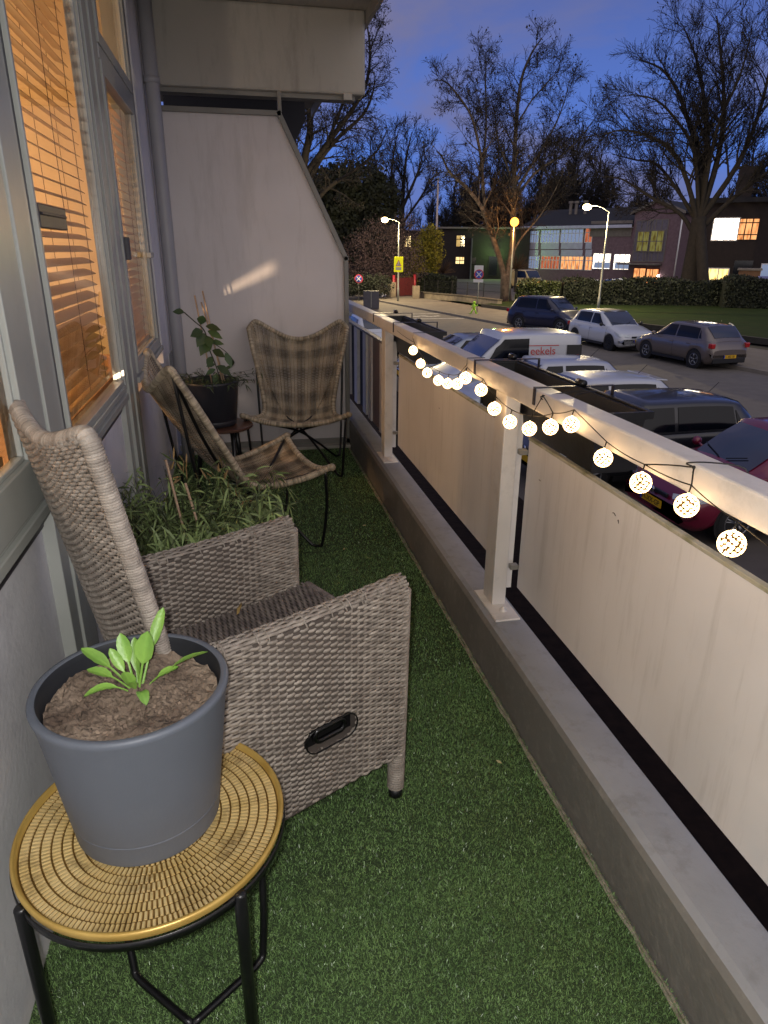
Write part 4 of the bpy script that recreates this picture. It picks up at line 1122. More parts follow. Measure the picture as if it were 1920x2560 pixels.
# ---------------------------------------------------------------- street furniture
m_pole = mat('galvanised_pole', '8a8c86', '777973', 6, rough=.5, metal=.3)
def street_lamp(base, top, head, label, warm, hot):
    t = empty('street_lamp', tuple(base), 0, label, 'street lamp')
    b = np.array(base); T = np.array([0, 0, top[2]-b[2]]); Hd = np.array(head)-b
    MB().tube([(0, 0, 0), (0, 0, 1.1), (0, 0, 1.12), T*.6+[0, 0, .4], T], [.085, .085, .062, .055, .045], 12).build('pole', m_pole, t, smooth=True)
    mid = T+(Hd-T)*.5; mid[2] = max(T[2], Hd[2])+.03
    MB().tube(smooth_path([T, T+[0, 0, .12], mid, Hd+[0, 0, .07]], 4), .028, 8).build('arm', m_pole, t, smooth=True)
    d = Hd-T; d[2] = 0; d /= np.linalg.norm(d)
    hd = MB().lathe([(.001, .10), (.12, .085), (.17, .03), (.165, 0)], (0, 0, 0), 20)
    V = hd.v[0]; V[:] = V+Hd
    h = hd.build('lamp_head', m_pole, t, smooth=True)
    MB().sphere(Hd+[0, 0, -.02], .26, 16, .7).build('lamp_bloom', emis('lamp_glow_'+warm, hot, 14), h, smooth=True)  # oversized glowing globe: the lamp together with its bloom
    return b+Hd
bL = at_ground(995, 757); DL = math.hypot(bL[0], bL[1])
hL = street_lamp(bL, at_dist(993, 560, DL), at_dist(962, 549, DL), 'street lamp with a yellow school-crossing sign on its pole', 'pale', 'ffd98a')
bR = at_ground(1493, 790); DR = math.hypot(bR[0], bR[1])
hR = street_lamp(bR, at_dist(1520, 535, DR), at_dist(1468, 517, DR), 'street lamp standing behind the white sporty car on the lawn', 'pale', 'ffd98a')
bO = at_ground(1272, 763); DO = math.hypot(bO[0], bO[1])
ol = empty('street_lamp', tuple(bO), 0, 'post-top lamp glowing orange behind the forked tree', 'street lamp')
pO = at_dist(1275, 555, DO)
MB().tube([(0, 0, 0), (0, 0, pO[2]-bO[2]-.2)], [.07, .045], 10).build('pole', m_pole, ol, smooth=True)
MB().sphere(np.array([0, 0, pO[2]-bO[2]]), .30, 16).build('lamp_bloom', emis('lamp_glow_orange', 'ff8a30', 5), ol, smooth=True)  # orange globe, likewise enlarged to take in the bloom
hO = pO
# signs
m_white_s = mat('sign_white', 'c9c9c9', 'bdbdbd', 5, rough=.5); m_red_s = mat('sign_red', 'a8323a', rough=.5); m_blue_s = mat('sign_blue', '2c3f9c', rough=.5)
m_fluo = mat('sign_fluorescent', 'f4fa10', rough=.5); m_blk_s = mat('sign_black', '15151a', rough=.6)
def disc_sign(base, D, px_, py_, r, label, boards):
    t = empty('traffic_sign', tuple(base), 0, label, 'traffic sign')
    b = np.array(base); c = at_dist(px_, py_, D); zc = c[2]-b[2]
    yaw_ = math.atan2(b[1], b[0])-PI/2      # faces the street this way
    Mr = Matrix.Rotation(yaw_, 4, 'Z')
    MB().tube([(0, 0, 0), (0, 0, zc+.35)], .03, 8).build('pole', m_pole, t, smooth=True)
    def disc(rad, y, m, nm, par):
        q = MB(); q.tube([(0, y, zc), (0, y-.006, zc)], rad, 32); V = q.v[0]
        Vn = np.array([Mr @ Vector(v) for v in V]); q.v[0] = Vn; return q.build(nm, m, par)
    s = disc(r, -.045, m_red_s, 'sign_face', t)
    disc(r*.78, -.053, m_blue_s, 'blue_field', s)
    for sg in (-1, 1):
        q = MB().obox((0, -.062, zc), (r*.52, 0, sg*r*.52), (0, .003, 0), (-sg*r*.06, 0, r*.06)); q.v[0] = np.array([Mr @ Vector(v) for v in q.v[0]]); q.build('cross_bar', m_white_s, s)
    for (dx, dz, w_, h_) in boards:
        q = MB().obox((dx, -.036, zc+dz), (w_, 0, 0), (0, .004, 0), (0, 0, h_)); q.v[0] = np.array([Mr @ Vector(v) for v in q.v[0]]); q.build('sign_board', m_white_s, t)
b = at_ground(1192, 788)
disc_sign(b, math.hypot(b[0], b[1]), 1200, 686, .29, 'round no-stopping sign on a white board, on a leaning post by the kerb', [(-.02, .22, .27, .30), (-.02, -.37, .30, .09)])
b = at_ground(897, 752)
disc_sign(b, math.hypot(b[0], b[1]), 897, 697, .33, 'round no-stopping sign near the end of the railing', [])
sg = empty('school_sign', (bL[0]-.02, bL[1]-.11, at_dist(997, 661, DL)[2]), math.atan2(bL[1], bL[0])-PI/2, 'bright yellow children-crossing sign fixed to the lamp pole', 'traffic sign')
f_ = MB().box(-.34, .34, -.03, -.01, -.54, .54).build('sign_face', m_fluo, sg, bev=.03)
tri = MB(); tri.prism([(-.22, -.12), (.22, -.12), (0, .34)], -.040, -.0302, lambda x, z, y: (x, y, z)); tri.build('red_triangle', m_red_s, f_)
tri = MB(); tri.prism([(-.155, -.08), (.155, -.08), (0, .25)], -.046, -.0405, lambda x, z, y: (x, y, z)); wt = tri.build('white_triangle', m_white_s, f_)
q = MB()
for dx, k in ((-.045, .8), (.05, 1.)):
    q.tube([(dx, -.048, -.05), (dx+.01, -.048, .03*k), (dx, -.048, .10*k)], .016, 5); q.sphere((dx, -.048, .13*k), .022, 8); q.tube([(dx-.04, -.048, .0), (dx, -.048, .07*k), (dx+.045, -.048, .02)], .009, 4); q.tube([(dx, -.048, -.01), (dx+.04, -.048, -.06)], .010, 4)
q.build('walking_figures', m_blk_s, wt)
MB().box(-.21, .21, -.036, -.0302, -.40, -.19).build('text_plate', mat('sign_plate_grey', '9a9a8c', rough=.5), f_)
# green plastic child figure
b = at_ground(1184, 789)
m_green = mat('lime_plastic', '9fd62a', '8cc41f', 12, rough=.4)
q = MB()
q.sphere((0, 0, .66), .085, 14, 1.1); q.tube([(0, 0, .58), (0, 0, .50), (0, 0, .36), (0, 0, .28)], [.035, .085, .08, .07], 12)
q.tube([(-.02, 0, .30), (-.10, 0, .17), (-.17, 0, .03)], [.05, .042, .038], 10); q.tube([(.02, 0, .30), (.10, 0, .17), (.13, 0, .03)], [.05, .042, .038], 10)
q.tube([(-.05, 0, .53), (-.15, 0, .44), (-.12, 0, .34)], [.036, .03, .028], 10); q.tube([(.05, 0, .53), (.15, 0, .44), (.20, 0, .52)], [.036, .03, .028], 10)
q.obox((-.20, 0, .02), (.07, 0, 0), (0, .05, 0), (0, 0, .02)); q.obox((.17, 0, .02), (.07, 0, 0), (0, .05, 0), (0, 0, .02))
o = q.build('safety_figure', m_green, smooth=True); o.location = (b[0], b[1], GZ+.12); o.rotation_euler = (0, 0, R(-18))
tag(o, 'lime green plastic child figure standing on the pavement edge', 'safety figure')
# bike hoop
p1, p2 = at_ground(1826, 884, GZ+.12), at_ground(1812, 868, GZ+.12)
P = smooth_path([p1, p1+[0, 0, .5], p1+[0, 0, .85], p1+(p2-p1)*.15+[0, 0, .97], p1+(p2-p1)*.85+[0, 0, .97], p2+[0, 0, .85], p2+[0, 0, .4], p2], 4)
tag(centre(MB().tube(P, .03, 10).build('bicycle_hoop', mat('hoop_white', 'a9aaa6', rough=.5), smooth=True)), 'pale metal bicycle hoop behind the grey-brown hatchback', 'bike stand')
# dark street cabinet and bag
p = at_ground(928, 772); cb = empty('street_cabinet', (p[0], p[1], GZ), math.atan2(p[1], p[0])-PI/2, 'dark grey street cabinet with two doors by the far end of the railing', 'cabinet')
MB().box(-.54, .54, -.25, .25, 0, 1.18).build('cabinet_body', mat('cabinet_grey', '383741', '2f2e38', 4, rough=.6), cb, bev=.02)
for x in (-.53, .01): MB().box(x, x+.52, -.262, -.251, .05, 1.13).build('cabinet_door', mat('cabinet_door', '3f3e4a', '35343f', 4, rough=.55), cb, bev=.006)
MB().box(-.02, .02, -.275, -.263, .1, 1.1).build('centre_strip', m_pole, cb)
p = at_ground(957, 748); bag = MB()
for k, (dx, dz, rr_) in enumerate(((-.16, .17, .17), (.10, .20, .19), (.0, .30, .13))): bag.sphere((dx, 0, dz), rr_, 12, .95)
o = bag.build('rubbish_bag', mat('bag_plastic', 'b9bcd6', '5560a0', 5, rough=.3, bump=.8, bscale=9, contrast=2), smooth=True); o.location = (p[0], p[1], GZ+.1)
tag(o, 'white and blue rubbish bag lying by the red gate post', 'bag')
# red gate, walls, fence
m_redm = mat('red_metal', '8f1626', '7a1120', 6, rough=.5); m_redd = mat('red_gate_boards', '5a1a1c', '4a1517', 6, rough=.6)
gt2 = empty('school_gate', (at_ground(1009, 744)[0], at_ground(1009, 744)[1], GZ+.1), 0, 'red metal school gate between two bright red posts', 'gate')
pa, pb = at_ground(984, 746)-at_ground(1009, 744), at_ground(1036, 743)-at_ground(1009, 744)
for q_ in (pa, pb): MB().tube([(q_[0], q_[1], 0), (q_[0], q_[1], 1.75)], .12, 10).build('gate_post', m_redm, gt2, smooth=True)
dv = (pb-pa)/np.linalg.norm(pb-pa)
for k in range(14):
    c = pa+(pb-pa)*(k+.5)/14
    MB().obox((c[0], c[1], .8), dv*.07, np.array([-dv[1], dv[0], 0])*.015, (0, 0, .72)).build('gate_bar', m_redd, gt2)
def wall_run(pts, h, th, name, m, label, cat='low wall', cap=None):
    t = empty(name, (pts[0][0], pts[0][1], GZ+.1), 0, label, cat)
    o0 = np.array([pts[0][0], pts[0][1], 0])
    for a, b in zip(pts, pts[1:]):
        a = np.array([a[0], a[1], 0])-o0; b = np.array([b[0], b[1], 0])-o0
        d = (b-a)/2; n_ = np.array([-d[1], d[0], 0]); n_ /= np.linalg.norm(n_)
        c = (a+b)/2
        MB().obox((c[0], c[1], h/2), d, n_*th/2, (0, 0, h/2)).build('wall_body', m, t)
        if cap: MB().obox((c[0], c[1], h+.04), d*1.01, n_*(th/2+.05), (0, 0, .04)).build('coping', cap, t)
    return t
m_stone = mat('rubble_stone', '8d8272', '655c50', 3, rough=.9, bump=.5, bscale=6); m_cop = mat('wall_coping', '5a5346', '4a443a', 3, rough=.9)
wall_run([at_ground(1050, 748), at_ground(1155, 758), at_ground(1248, 771)], .42, .35, 'garden_wall', m_stone, 'low stone garden wall with dark coping between the gate and the forked tree', cap=m_cop)
p = at_ground(1032, 750); wall_run([p, p+np.array([.5, -.02, 0])], 1.0, .5, 'gate_pillar', m_stone, 'short square stone pillar at the right of the red gate', 'pillar')
p = at_ground(972, 747); wall_run([p, p+np.array([.5, .2, 0])], 1.2, .5, 'gate_pillar', m_stone, 'square stone pillar at the left of the red gate', 'pillar')
wall_run([at_ground(870, 738), at_ground(968, 745)], .75, .3, 'garden_wall', m_cop, 'long dark garden wall behind the street cabinet')
fn = empty('wire_fence', (at_ground(1060, 742)[0], at_ground(1060, 742)[1], GZ+.1), 0, 'thin dark wire fence on posts above the low stone wall', 'fence')
f0, f1 = at_ground(1060, 742), at_ground(1250, 762)
for k in range(6):
    q_ = (f1-f0)*k/5; MB().tube([(q_[0], q_[1], 0), (q_[0], q_[1], 1.35)], .035, 6).build('fence_post', m_blk_s, fn)
q = MB(); d = (f1-f0)
for z in (.3, .8, 1.3): q.tube([(0, 0, z), tuple(d+[0, 0, z])], .014, 4)
for k in range(110):
    c = d*k/110; q.tube([(c[0], c[1], .1), (c[0], c[1], 1.3)], .005, 3)
q.build('mesh_panel', m_blk_s, fn)
# flagpole
bf = at_ground(1087, 716); Df = math.hypot(bf[0], bf[1]); tp = at_dist(1090, 450, Df)
fp = empty('flagpole', tuple(bf), 0, 'tall bare white flagpole beside the yellow-lit bush', 'flagpole')
MB().tube([(0, 0, 0), (0, 0, (tp[2]-bf[2])*.5), (0, 0, tp[2]-bf[2])], [.16, .13, .08], 10).build('mast', mat('flagpole_white', 'b9a9a4', rough=.4), fp, smooth=True)
MB().sphere((0, 0, tp[2]-bf[2]+.1), .12, 10).build('finial', m_pole, fp, smooth=True)
# ---- planters and hooks on the railing
def planter(y0, y1, label, hooks, clampy):
    t = empty('balcony_planter', (1.12, (y0+y1)/2, .93), 0, label, 'planter', 'black planters hung outside the railing')
    b = MB()
    b.prism([(.995, .94), (1.11, .94), (1.142, 1.115), (1.132, 1.115), (1.103, .952), (1.003, .952), (.988, 1.06), (.980, 1.06)], y0, y1, lambda x, z, y: (x, y, z))
    b.box(.985, 1.13, y0-.004, y0, .945, 1.115); b.box(.985, 1.13, y1, y1+.004, .945, 1.115)
    world(b.build('trough', m_black, t))
    r_ = MB(); r_.box(1.143, 1.156, y0, y1, 1.098, 1.122); r_.box(.975, 1.156, y0-.014, y0-.0045, 1.10, 1.122); r_.box(.975, 1.156, y1+.0045, y1+.014, 1.10, 1.122)
    world(r_.build('rim', m_black, t))
    world(MB().box(.998, 1.118, y0+.001, y1-.001, 1.0, 1.04).build('earth', mat('dark_earth', '1d1714', '120e0c', 30, rough=1., bump=.8, bscale=60), t))
    m_steel = mat('bracket_steel', '3b3a44', '302f38', 20, rough=.35, metal=.6)
    for y in hooks:
        k = MB(); k.box(.893, .8975, y-.008, y+.008, 1.098, 1.150); k.box(.893, 1.165, y-.008, y+.008, 1.1505, 1.1545); k.box(1.161, 1.165, y-.008, y+.008, 1.0, 1.150)
        w_ = world(k.build('bracket', m_steel, t, bev=.001))
        k = MB().tube([(1.05, y-.02, 1.163), (1.05, y+.02, 1.163)], .012, 10)
        k.build('clamp', m_blackmetal, w_, smooth=True)
planter(1.76, 2.74, 'black plastic planter trough hung outside the rail above the nearest panel', (2.0, 2.6-.02), 0)
planter(3.85, 4.85, 'black plastic planter trough hung outside the rail near the privacy screen', (4.07, 4.70), 0)
# ---- string of lantern balls
m_ball = mat('lantern_shell', 'f0d8b0', 'e0c090', 20, rough=.4, emit='ffcf92', estr=4.6)
m_core_l = emis('lantern_core', '8a5a26', .55)
m_wire = mat('cable_black', '15130f', '1d1a15', 20, rough=.5)
sl = empty('string_lights', (.88, 2.2, 1.05), 0, 'string of glowing openwork ball lanterns hanging along the inside of the railing', 'string lights')
balls = [(1033,876,.0226),(1051.5,909,.0227),(1068,932,.0229),(1096,951,.0226),(1119,959,.022),(1143,960,.022),(1164,945,.0235),(1203,975,.0230),(1236,1022,.0236),(1274.7,1055,.0230),(1323.5,1072,.0225),(1376,1068,.0227),(1428,1061,.0222),(1508,1145,.0230),(1602,1207,.0240),(1716.5,1264,.0243),(1829,1359,.0250)]
def on_x(px, py, x):
    d = ray(px, py); return np.array([0, 0, EYE])+d*x/d[0]
def on_z(px, py, z):
    d = ray(px, py); return np.array([0, 0, EYE])+d*(z-EYE)/d[2]
r_ = np.random.RandomState(44)
caps = []
def ball(c, R0):
    q = MB(); Rq = r_.normal(size=(3, 3)); Rq, _ = np.linalg.qr(Rq)
    # little petals tiling a sphere, with gaps between them
    n = 92; ga = PI*(3-math.sqrt(5))
    for i in range(n):
        z = 1-2*(i+.5)/n; rr = math.sqrt(1-z*z); d = np.array([rr*math.cos(ga*i), rr*math.sin(ga*i), z])
        d = d+r_.normal(size=3)*.03; d /= np.linalg.norm(d)
        a = np.cross(d, [0, 0, 1.]); a /= np.linalg.norm(a)+1e-9; b_ = np.cross(d, a)
        s = R0*.172*r_.uniform(.85, 1.1)
        P = [c+d*R0*1.0]+[c+d*R0*.985+a*s*math.cos(t)+b_*s*math.sin(t) for t in np.arange(6)*PI/3]
        q.add(P, [(0, 1+k, 1+(k+1) % 6) for k in range(6)])
    q.sphere(c+np.array([0, 0, R0*1.02]), R0*.14, 8)
    o = world(q.build('lantern_ball', m_ball, sl))
    MB().sphere(c, R0*.86, 14).build('glow', m_core_l, o, smooth=True)
for (bx_, by_, R0) in balls:
    c = on_x(bx_, by_, .868); ball(c, R0); caps.append(c+np.array([0, 0, R0*1.15]))
# cable: from ball to ball, with ties over the rail
def sag(a, b, s, k=7):
    a, b = np.array(a), np.array(b)
    return [a+(b-a)*t-np.array([0, 0, 1.])*s*4*t*(1-t) for t in np.linspace(0, 1, k)]
q = MB()
joints = [c+np.array([.006, .004, .014]) for c in caps]
path = []
ties = {0: .0, 6: .012, 12: .018, 15: .0}
for i in range(len(joints)-1):
    path += sag(joints[i], joints[i+1], .004 if i not in (12,) else -.0)[:-1]
path.append(joints[-1]); last = joints[-1]+np.array([-.0, -.25, -.03]); path += sag(joints[-1], last, .004)[1:]
q.tube(path, .0014, 5)
for c, j in zip(caps, joints): q.tube([j, c, c-[0, 0, .006]], .0017, 5)
first = joints[0]; q.tube(sag(first, first+np.array([.01, .45, .01]), .004), .0012, 5)
for (px_, py_) in ((1449, 980), (1716, 1160)):
    k0 = on_z(px_, py_, 1.148); kin = np.array([.893, k0[1], 1.140])
    q.tube(smooth_path([kin+[0, 0, -.012], kin, k0+[0, 0, .002], k0+np.array([.05, -.01, .003]), [.972, k0[1]-.05, 1.148], [.978, k0[1]-.06, 1.11]], 4), .0017, 5)
    q.sphere(kin, .004, 8)
    near = sorted(joints, key=lambda j: abs(j[1]-k0[1]))[:2]
    for j in near: q.tube(sag(kin, j, -.002, 5), .0017, 5)
for (px_, py_) in ((1032, 838), (1166, 920)):
    k0 = on_x(px_, py_, .893); near = sorted(joints, key=lambda j: abs(j[1]-k0[1]))[0]
    q.tube([[.97, k0[1], 1.147], [.895, k0[1], 1.147], [.894, k0[1], 1.12], near], .0015, 5)
world(q.build('cable', m_wire, sl, smooth=True))
# ---------------------------------------------------------------- buildings
def wlit(name, c, s):
    """a lit room behind glass: brightness and tint change across the pane with curtains and things inside"""
    m = emis('window_light_'+name, c, s); nt = m.node_tree; N = nt.nodes
    if 'done' in m: return m
    m['done'] = 1
    e = [n for n in N if n.type == 'EMISSION'][0]
    tc = N.new('ShaderNodeTexCoord'); mp = N.new('ShaderNodeMapping'); mp.inputs['Scale'].default_value = (2.3, .6, .55)
    nz = N.new('ShaderNodeTexNoise'); nz.inputs['Scale'].default_value = 1.6; nz.inputs['Detail'].default_value = 5
    cr = N.new('ShaderNodeValToRGB'); q = lin(c)
    cr.color_ramp.elements[0].position = .34; cr.color_ramp.elements[0].color = (q[0]*.42, q[1]*.28, q[2]*.2, 1)
    cr.color_ramp.elements[1].position = .56; cr.color_ramp.elements[1].color = q
    nt.links.new(tc.outputs['Object'], mp.inputs[0]); nt.links.new(mp.outputs[0], nz.inputs['Vector']); nt.links.new(nz.outputs['Fac'], cr.inputs[0]); nt.links.new(cr.outputs[0], e.inputs['Color'])
    return m
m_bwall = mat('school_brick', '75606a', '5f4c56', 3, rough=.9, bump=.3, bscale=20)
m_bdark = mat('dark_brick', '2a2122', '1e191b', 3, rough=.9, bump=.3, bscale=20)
m_bpanel = mat('school_panel', 'b4b6cc', 'a2a4bb', 2, rough=.6)
m_bframe = mat('school_frame', 'd0d0d6', rough=.5)
m_broof = mat('school_roof', '22222a', '1a1a21', 2, rough=.9)
m_bband = mat('school_concrete', '77706c', '655f5c', 3, rough=.8)
m_bglass = mat('dark_window_glass', '10131c', rough=.1, spec=.8)
class Facade:
    def __init__(s, name, label, P0, P1, cat='building'):
        s.P = np.array([P0[0], P0[1], GZ]); d = np.array([P1[0]-P0[0], P1[1]-P0[1], 0]); s.L = np.linalg.norm(d); s.d = d/s.L
        s.n = np.array([-s.d[1], s.d[0], 0])      # inward
        if s.n@s.P < 0: s.n = -s.n
        s.t = empty(name, tuple(s.P), math.atan2(s.d[1], s.d[0]), label, cat)
        s.k = 1 if np.cross(s.d, s.n)[2] > 0 else -1
    def sz(s, px, py):
        r = ray(px, py); E = np.array([0, 0, EYE]); nn = s.n
        t = ((s.P-E)@nn)/(r@nn); p = E+r*t-s.P
        return p@s.d, p[2]
    def box(s, mb, s0, s1, y0, y1, z0, z1):       # y positive = into the building
        a, b = sorted((s.k*y0, s.k*y1)); return mb.box(s0, s1, a, b, z0, z1)
    def win(s, q, glass, cols=2, rows=(.35,), frame=None, parent=None, name='window'):
        s0, z1 = s.sz(q[0], q[1]); s1, z0 = s.sz(q[2], q[3])
        _, z1b = s.sz(q[2], q[1]); _, z0b = s.sz(q[0], q[3])
        z1 = (z1+z1b)/2 if True else z1; z0 = (z0+z0b)/2
        f = MB(); w = .09
        for k in range(cols+1):
            x = s0+(s1-s0)*k/cols; s.box(f, x-w/2, x+w/2, -.06, .02, z0, z1)
        for z in [z0, z1]+[z1-(z1-z0)*r for r in rows]:
            s.box(f, s0-w/2, s1+w/2, -.062, .018, z-w/2, z+w/2)
        o = f.build(name, frame or m_bframe, parent or s.t)
        g = MB(); s.box(g, s0, s1, -.02, -.012, z0, z1); g.build('pane', glass, o)
        return o
# main school wing
A0, C0 = at_ground(1308, 698), at_ground(1682, 712)
F1 = Facade('school_building', 'two-storey brick school with rows of tall windows, some lit orange and white', A0, C0)
ze0 = F1.sz(1310, 566)[1]; L1 = F1.L
sm = F1.sz(1478, 600)[0]; sg0 = F1.sz(1582, 600)[0]
b = MB(); F1.box(b, 0, sg0, 0, 12, 0, 6.9); b.build('wall', m_bwall, F1.t)
b = MB(); F1.box(b, sg0, L1, -.25, 14, 0, 8.4)
k0 = b.n; zg = F1.sz(1655, 503)[1]; sa = F1.sz(1650, 503)[0]
for y_ in (-.25, 14): b.add([(sg0, F1.k*y_, 8.4), (L1, F1.k*y_, 8.4), (sa, F1.k*y_, zg)], [(0, 1, 2)])
b.build('gable_wall', m_bwall, F1.t)
rf = MB()
for (xa, za, xb_, zb) in ((sg0-.5, 8.15, sa, zg), (sa, zg, L1+.5, 8.15)):
    rf.add([(xa, F1.k*-.6, za), (xb_, F1.k*-.6, zb), (xb_, F1.k*14, zb), (xa, F1.k*14, za), (xa, F1.k*-.6, za+.25), (xb_, F1.k*-.6, zb+.25), (xb_, F1.k*14, zb+.25), (xa, F1.k*14, za+.25)], [(0,1,2,3),(4,5,6,7),(0,1,5,4),(1,2,6,5),(2,3,7,6),(3,0,4,7)])
g_ = rf.build('gable_roof', m_broof, F1.t)
bb = MB()
for (xa, za, xb_, zb) in ((sg0-.5, 8.15, sa, zg), (sa, zg, L1+.5, 8.15)):
    bb.obox(((xa+xb_)/2, F1.k*-.64, (za+zb)/2+.1), ((xb_-xa)/2, 0, (zb-za)/2), (0, .03, 0), (0, 0, .16))
bb.build('bargeboard', m_bband, g_)
rf = MB(); rf.add([(-.6, F1.k*-.7, 6.95), (sg0, F1.k*-.7, 6.95), (sg0, F1.k*6, 9.4), (-.6, F1.k*6, 9.4), (-.6, F1.k*12.5, 6.95), (sg0, F1.k*12.5, 6.95)], [(0, 1, 2, 3), (3, 2, 5, 4), (0, 3, 4), (1, 5, 2)])
r1 = rf.build('roof', m_broof, F1.t)
b = MB(); F1.box(b, -.6, sg0-.02, -.75, -.702, 6.65, 7.0); F1.box(b, -.6, sg0-.02, -.70, -.01, 6.62, 6.66); b.build('eaves_board', m_bpanel, r1)
for px_ in (1388, 1402, 1425):
    s_ = F1.sz(px_, 540)[0]; b = MB().tube([(s_, F1.k*4, 8.3), (s_, F1.k*4, 10.0)], .22, 8); b.tube([(s_, F1.k*4, 10.0), (s_, F1.k*4, 10.3)], .34, 8); b.build('roof_vent', m_bband, r1)
w_dim = mat('window_dim', '39404f', '262b38', 2, rough=.15, spec=.8, emit='9aacd0', estr=.30)
w_or, w_orr, w_wh, w_ye, w_ol = wlit('orange', 'ffb070', .75), wlit('coral', 'e8825a', .35), wlit('white', 'fff4dc', 4), wlit('yellow', 'ffe2a0', 1.0), wlit('olive', 'a09a58', .28)
bays = [(1312, 1346, w_dim, w_dim), (1354, 1397, w_dim, w_orr), (1404, 1456, w_dim, w_or), (1465, 1479, w_orr, w_or)]
for (x0, x1, gu, gl) in bays:
    t_ = (x0-1310)/170
    yu0, yu1 = 577-7*t_, 607-1*t_; yl0, yl1 = 640+1.5*t_, 671+5*t_
    cols = 2 if x1-x0 < 20 else 6
    F1.win((x0, yu0, x1, yu1), gu, cols, (.3,)); F1.win((x0, yl0, x1, yl1), gl, cols, (.3,))
    for (ya, yb) in ((yu1+1, yu1+16), (yu1+18, yl0-1)):
        s0, z1 = F1.sz(x0, ya); s1, z0 = F1.sz(x1, yb); b = MB(); F1.box(b, s0, s1, -.10, -.001, z0, z1); b.build('spandrel', m_bpanel, F1.t)
s0, z1 = F1.sz(1479, 553); s1, z0 = F1.sz(1578, 591); b = MB(); F1.box(b, s0, s1, -.09, -.001, z0, z1); b.build('concrete_band', m_bband, F1.t)
for (x0, x1, g) in ((1494, 1501, w_ye), (1505, 1511, w_dim), (1515, 1521, w_ye), (1527, 1533, w_dim), (1547, 1555, w_ye), (1558, 1565, w_dim), (1570, 1578, w_ye)):
    F1.win((x0, 567-(x0-1494)*.02, x1, 585-(x0-1494)*.03), g, 1, ())
F1.win((1485, 634, 1524, 672), w_wh, 3, (.52,)); F1.win((1537, 636, 1572, 674), w_wh, 3, (.52,))
for (q, g) in (((1485, 655, 1524, 671), w_dim), ((1537, 656, 1572, 673), w_dim)):
    s0, z1 = F1.sz(q[0], q[1]); s1, z0 = F1.sz(q[2], q[3]); b = MB(); F1.box(b, s0+.05, s1-.05, -.05, -.03, z0, z1); b.build('lower_pane', g, F1.t)
def gwin(q, g, c, r, **k):
    o = F1.win(q, g, c, r, **k); o.location = (0, F1.k*-.27, 0); return o
gwin((1595, 552, 1622, 654), mat('grey_panes', '6c6674', '57525e', 4, rough=.3), 3, (.25, .5, .75), frame=m_bband); gwin((1629, 549, 1660, 654), mat('grey_panes', '6c6674'), 3, (.25, .5, .75), frame=m_bband)
for q in ((1599, 579, 1621, 628), (1632, 577, 1657, 629)):
    o = gwin(q, w_ol, 2, (.5,), frame=m_bband); o.location = (0, F1.k*-.34, 0)
s0, z1 = F1.sz(1562, 657); s1, z0 = F1.sz(1656, 664); b = MB(); F1.box(b, s0, s1, -2.2, -.27, z0+.05, z1); b.build('entrance_canopy', m_bband, F1.t)
for q in ((1588, 670, 1612, 712), (1620, 672, 1645, 714)):
    o = gwin(q, w_or, 2, (.72,), frame=mat('door_red', '7a1d12', rough=.5), name='door')
s0, z1 = F1.sz(1698, 530); s1, z0 = F1.sz(1676, 696)
MB().tube([(L1+.1, F1.k*-.35, 8.2), (L1+.1, F1.k*-.35, 1.0)], .09, 8).build('downpipe', m_bframe, F1.t, smooth=True)
MB().sphere((F1.sz(1649, 690)[0], F1.k*-.4, F1.sz(1649, 690)[1]), .16, 10).build('wall_light', wlit('bulb', 'fff0e0', 12), F1.t)
# right building
D2 = 74.; a36 = R(37.5)
Q0 = np.array([math.sin(R(34.2)), math.cos(R(34.2))])*D2; Q1 = Q0+np.array([math.cos(a36), -math.sin(a36)])*26
F2 = Facade('brick_house', 'tall dark brick building at the right with one dazzling white window and one orange window', Q0, Q1)
zt2 = F2.sz(1760, 508)[1]
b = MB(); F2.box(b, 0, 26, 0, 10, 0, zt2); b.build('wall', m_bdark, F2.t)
b = MB(); F2.box(b, -.6, 26, -.5, 10, zt2+.001, zt2+.4); r2_ = b.build('roof', m_broof, F2.t)
b = MB(); F2.box(b, 3, 4.4, 3, 4.4, zt2+.4, zt2+3.2); b.build('chimney', m_bdark, r2_)
F2.win((1786, 545, 1841, 601), wlit('dazzling', 'fff9e6', 6), 4, (.22,)); F2.win((1851, 546, 1891, 600), w_or, 3, (.2, .75), frame=m_bdark)
F2.win((1772, 671, 1818, 702), wlit('yellow2', 'ffe08a', 1.2), 2, ()); 
o = F2.win((1836, 650, 1874, 712), m_bglass, 1, (), frame=m_bdark, name='door')
F2.win((1905, 660, 1925, 700), w_dim, 1, ())
# shed and sign pillar
p = at_dist(1868, 712, 62); sh = empty('garden_shed', (p[0], p[1], GZ), -a36, 'small brick shed with two orange-lit panes under the tall dark building', 'shed')
hz = at_dist(1868, 676, 62)[2]-GZ
MB().box(-.75, .75, 0, 1.6, 0, hz).build('wall', mat('shed_brick', '6e5240', '5c4335', 4, rough=.9), sh)
MB().box(-.85, .85, -.15, 1.7, hz+.001, hz+.14).build('roof', m_bband, sh)
for x in (-.22, .25): MB().box(x, x+.36, -.03, -.004, hz-1.35, hz-.45).build('window', wlit('amber', 'e0802a', .6), sh)
p = at_dist(1895, 760, 56); ps = empty('sign_pillar', (p[0], p[1], GZ), -a36, 'pale leaning sign pillar with a blue striped head at the right edge by the hedge', 'sign')
hz = at_dist(1895, 690, 56)[2]-GZ
MB().box(-.28, .28, -.1, .1, 0, hz-.7).build('pillar', mat('pillar_grey', '5d5c66', rough=.6), ps)
hd = MB().box(-.33, .33, -.12, .12, hz-.7, hz).build('sign_head', mat('sign_blue_grey', '59619a', rough=.5), ps, bev=.03)
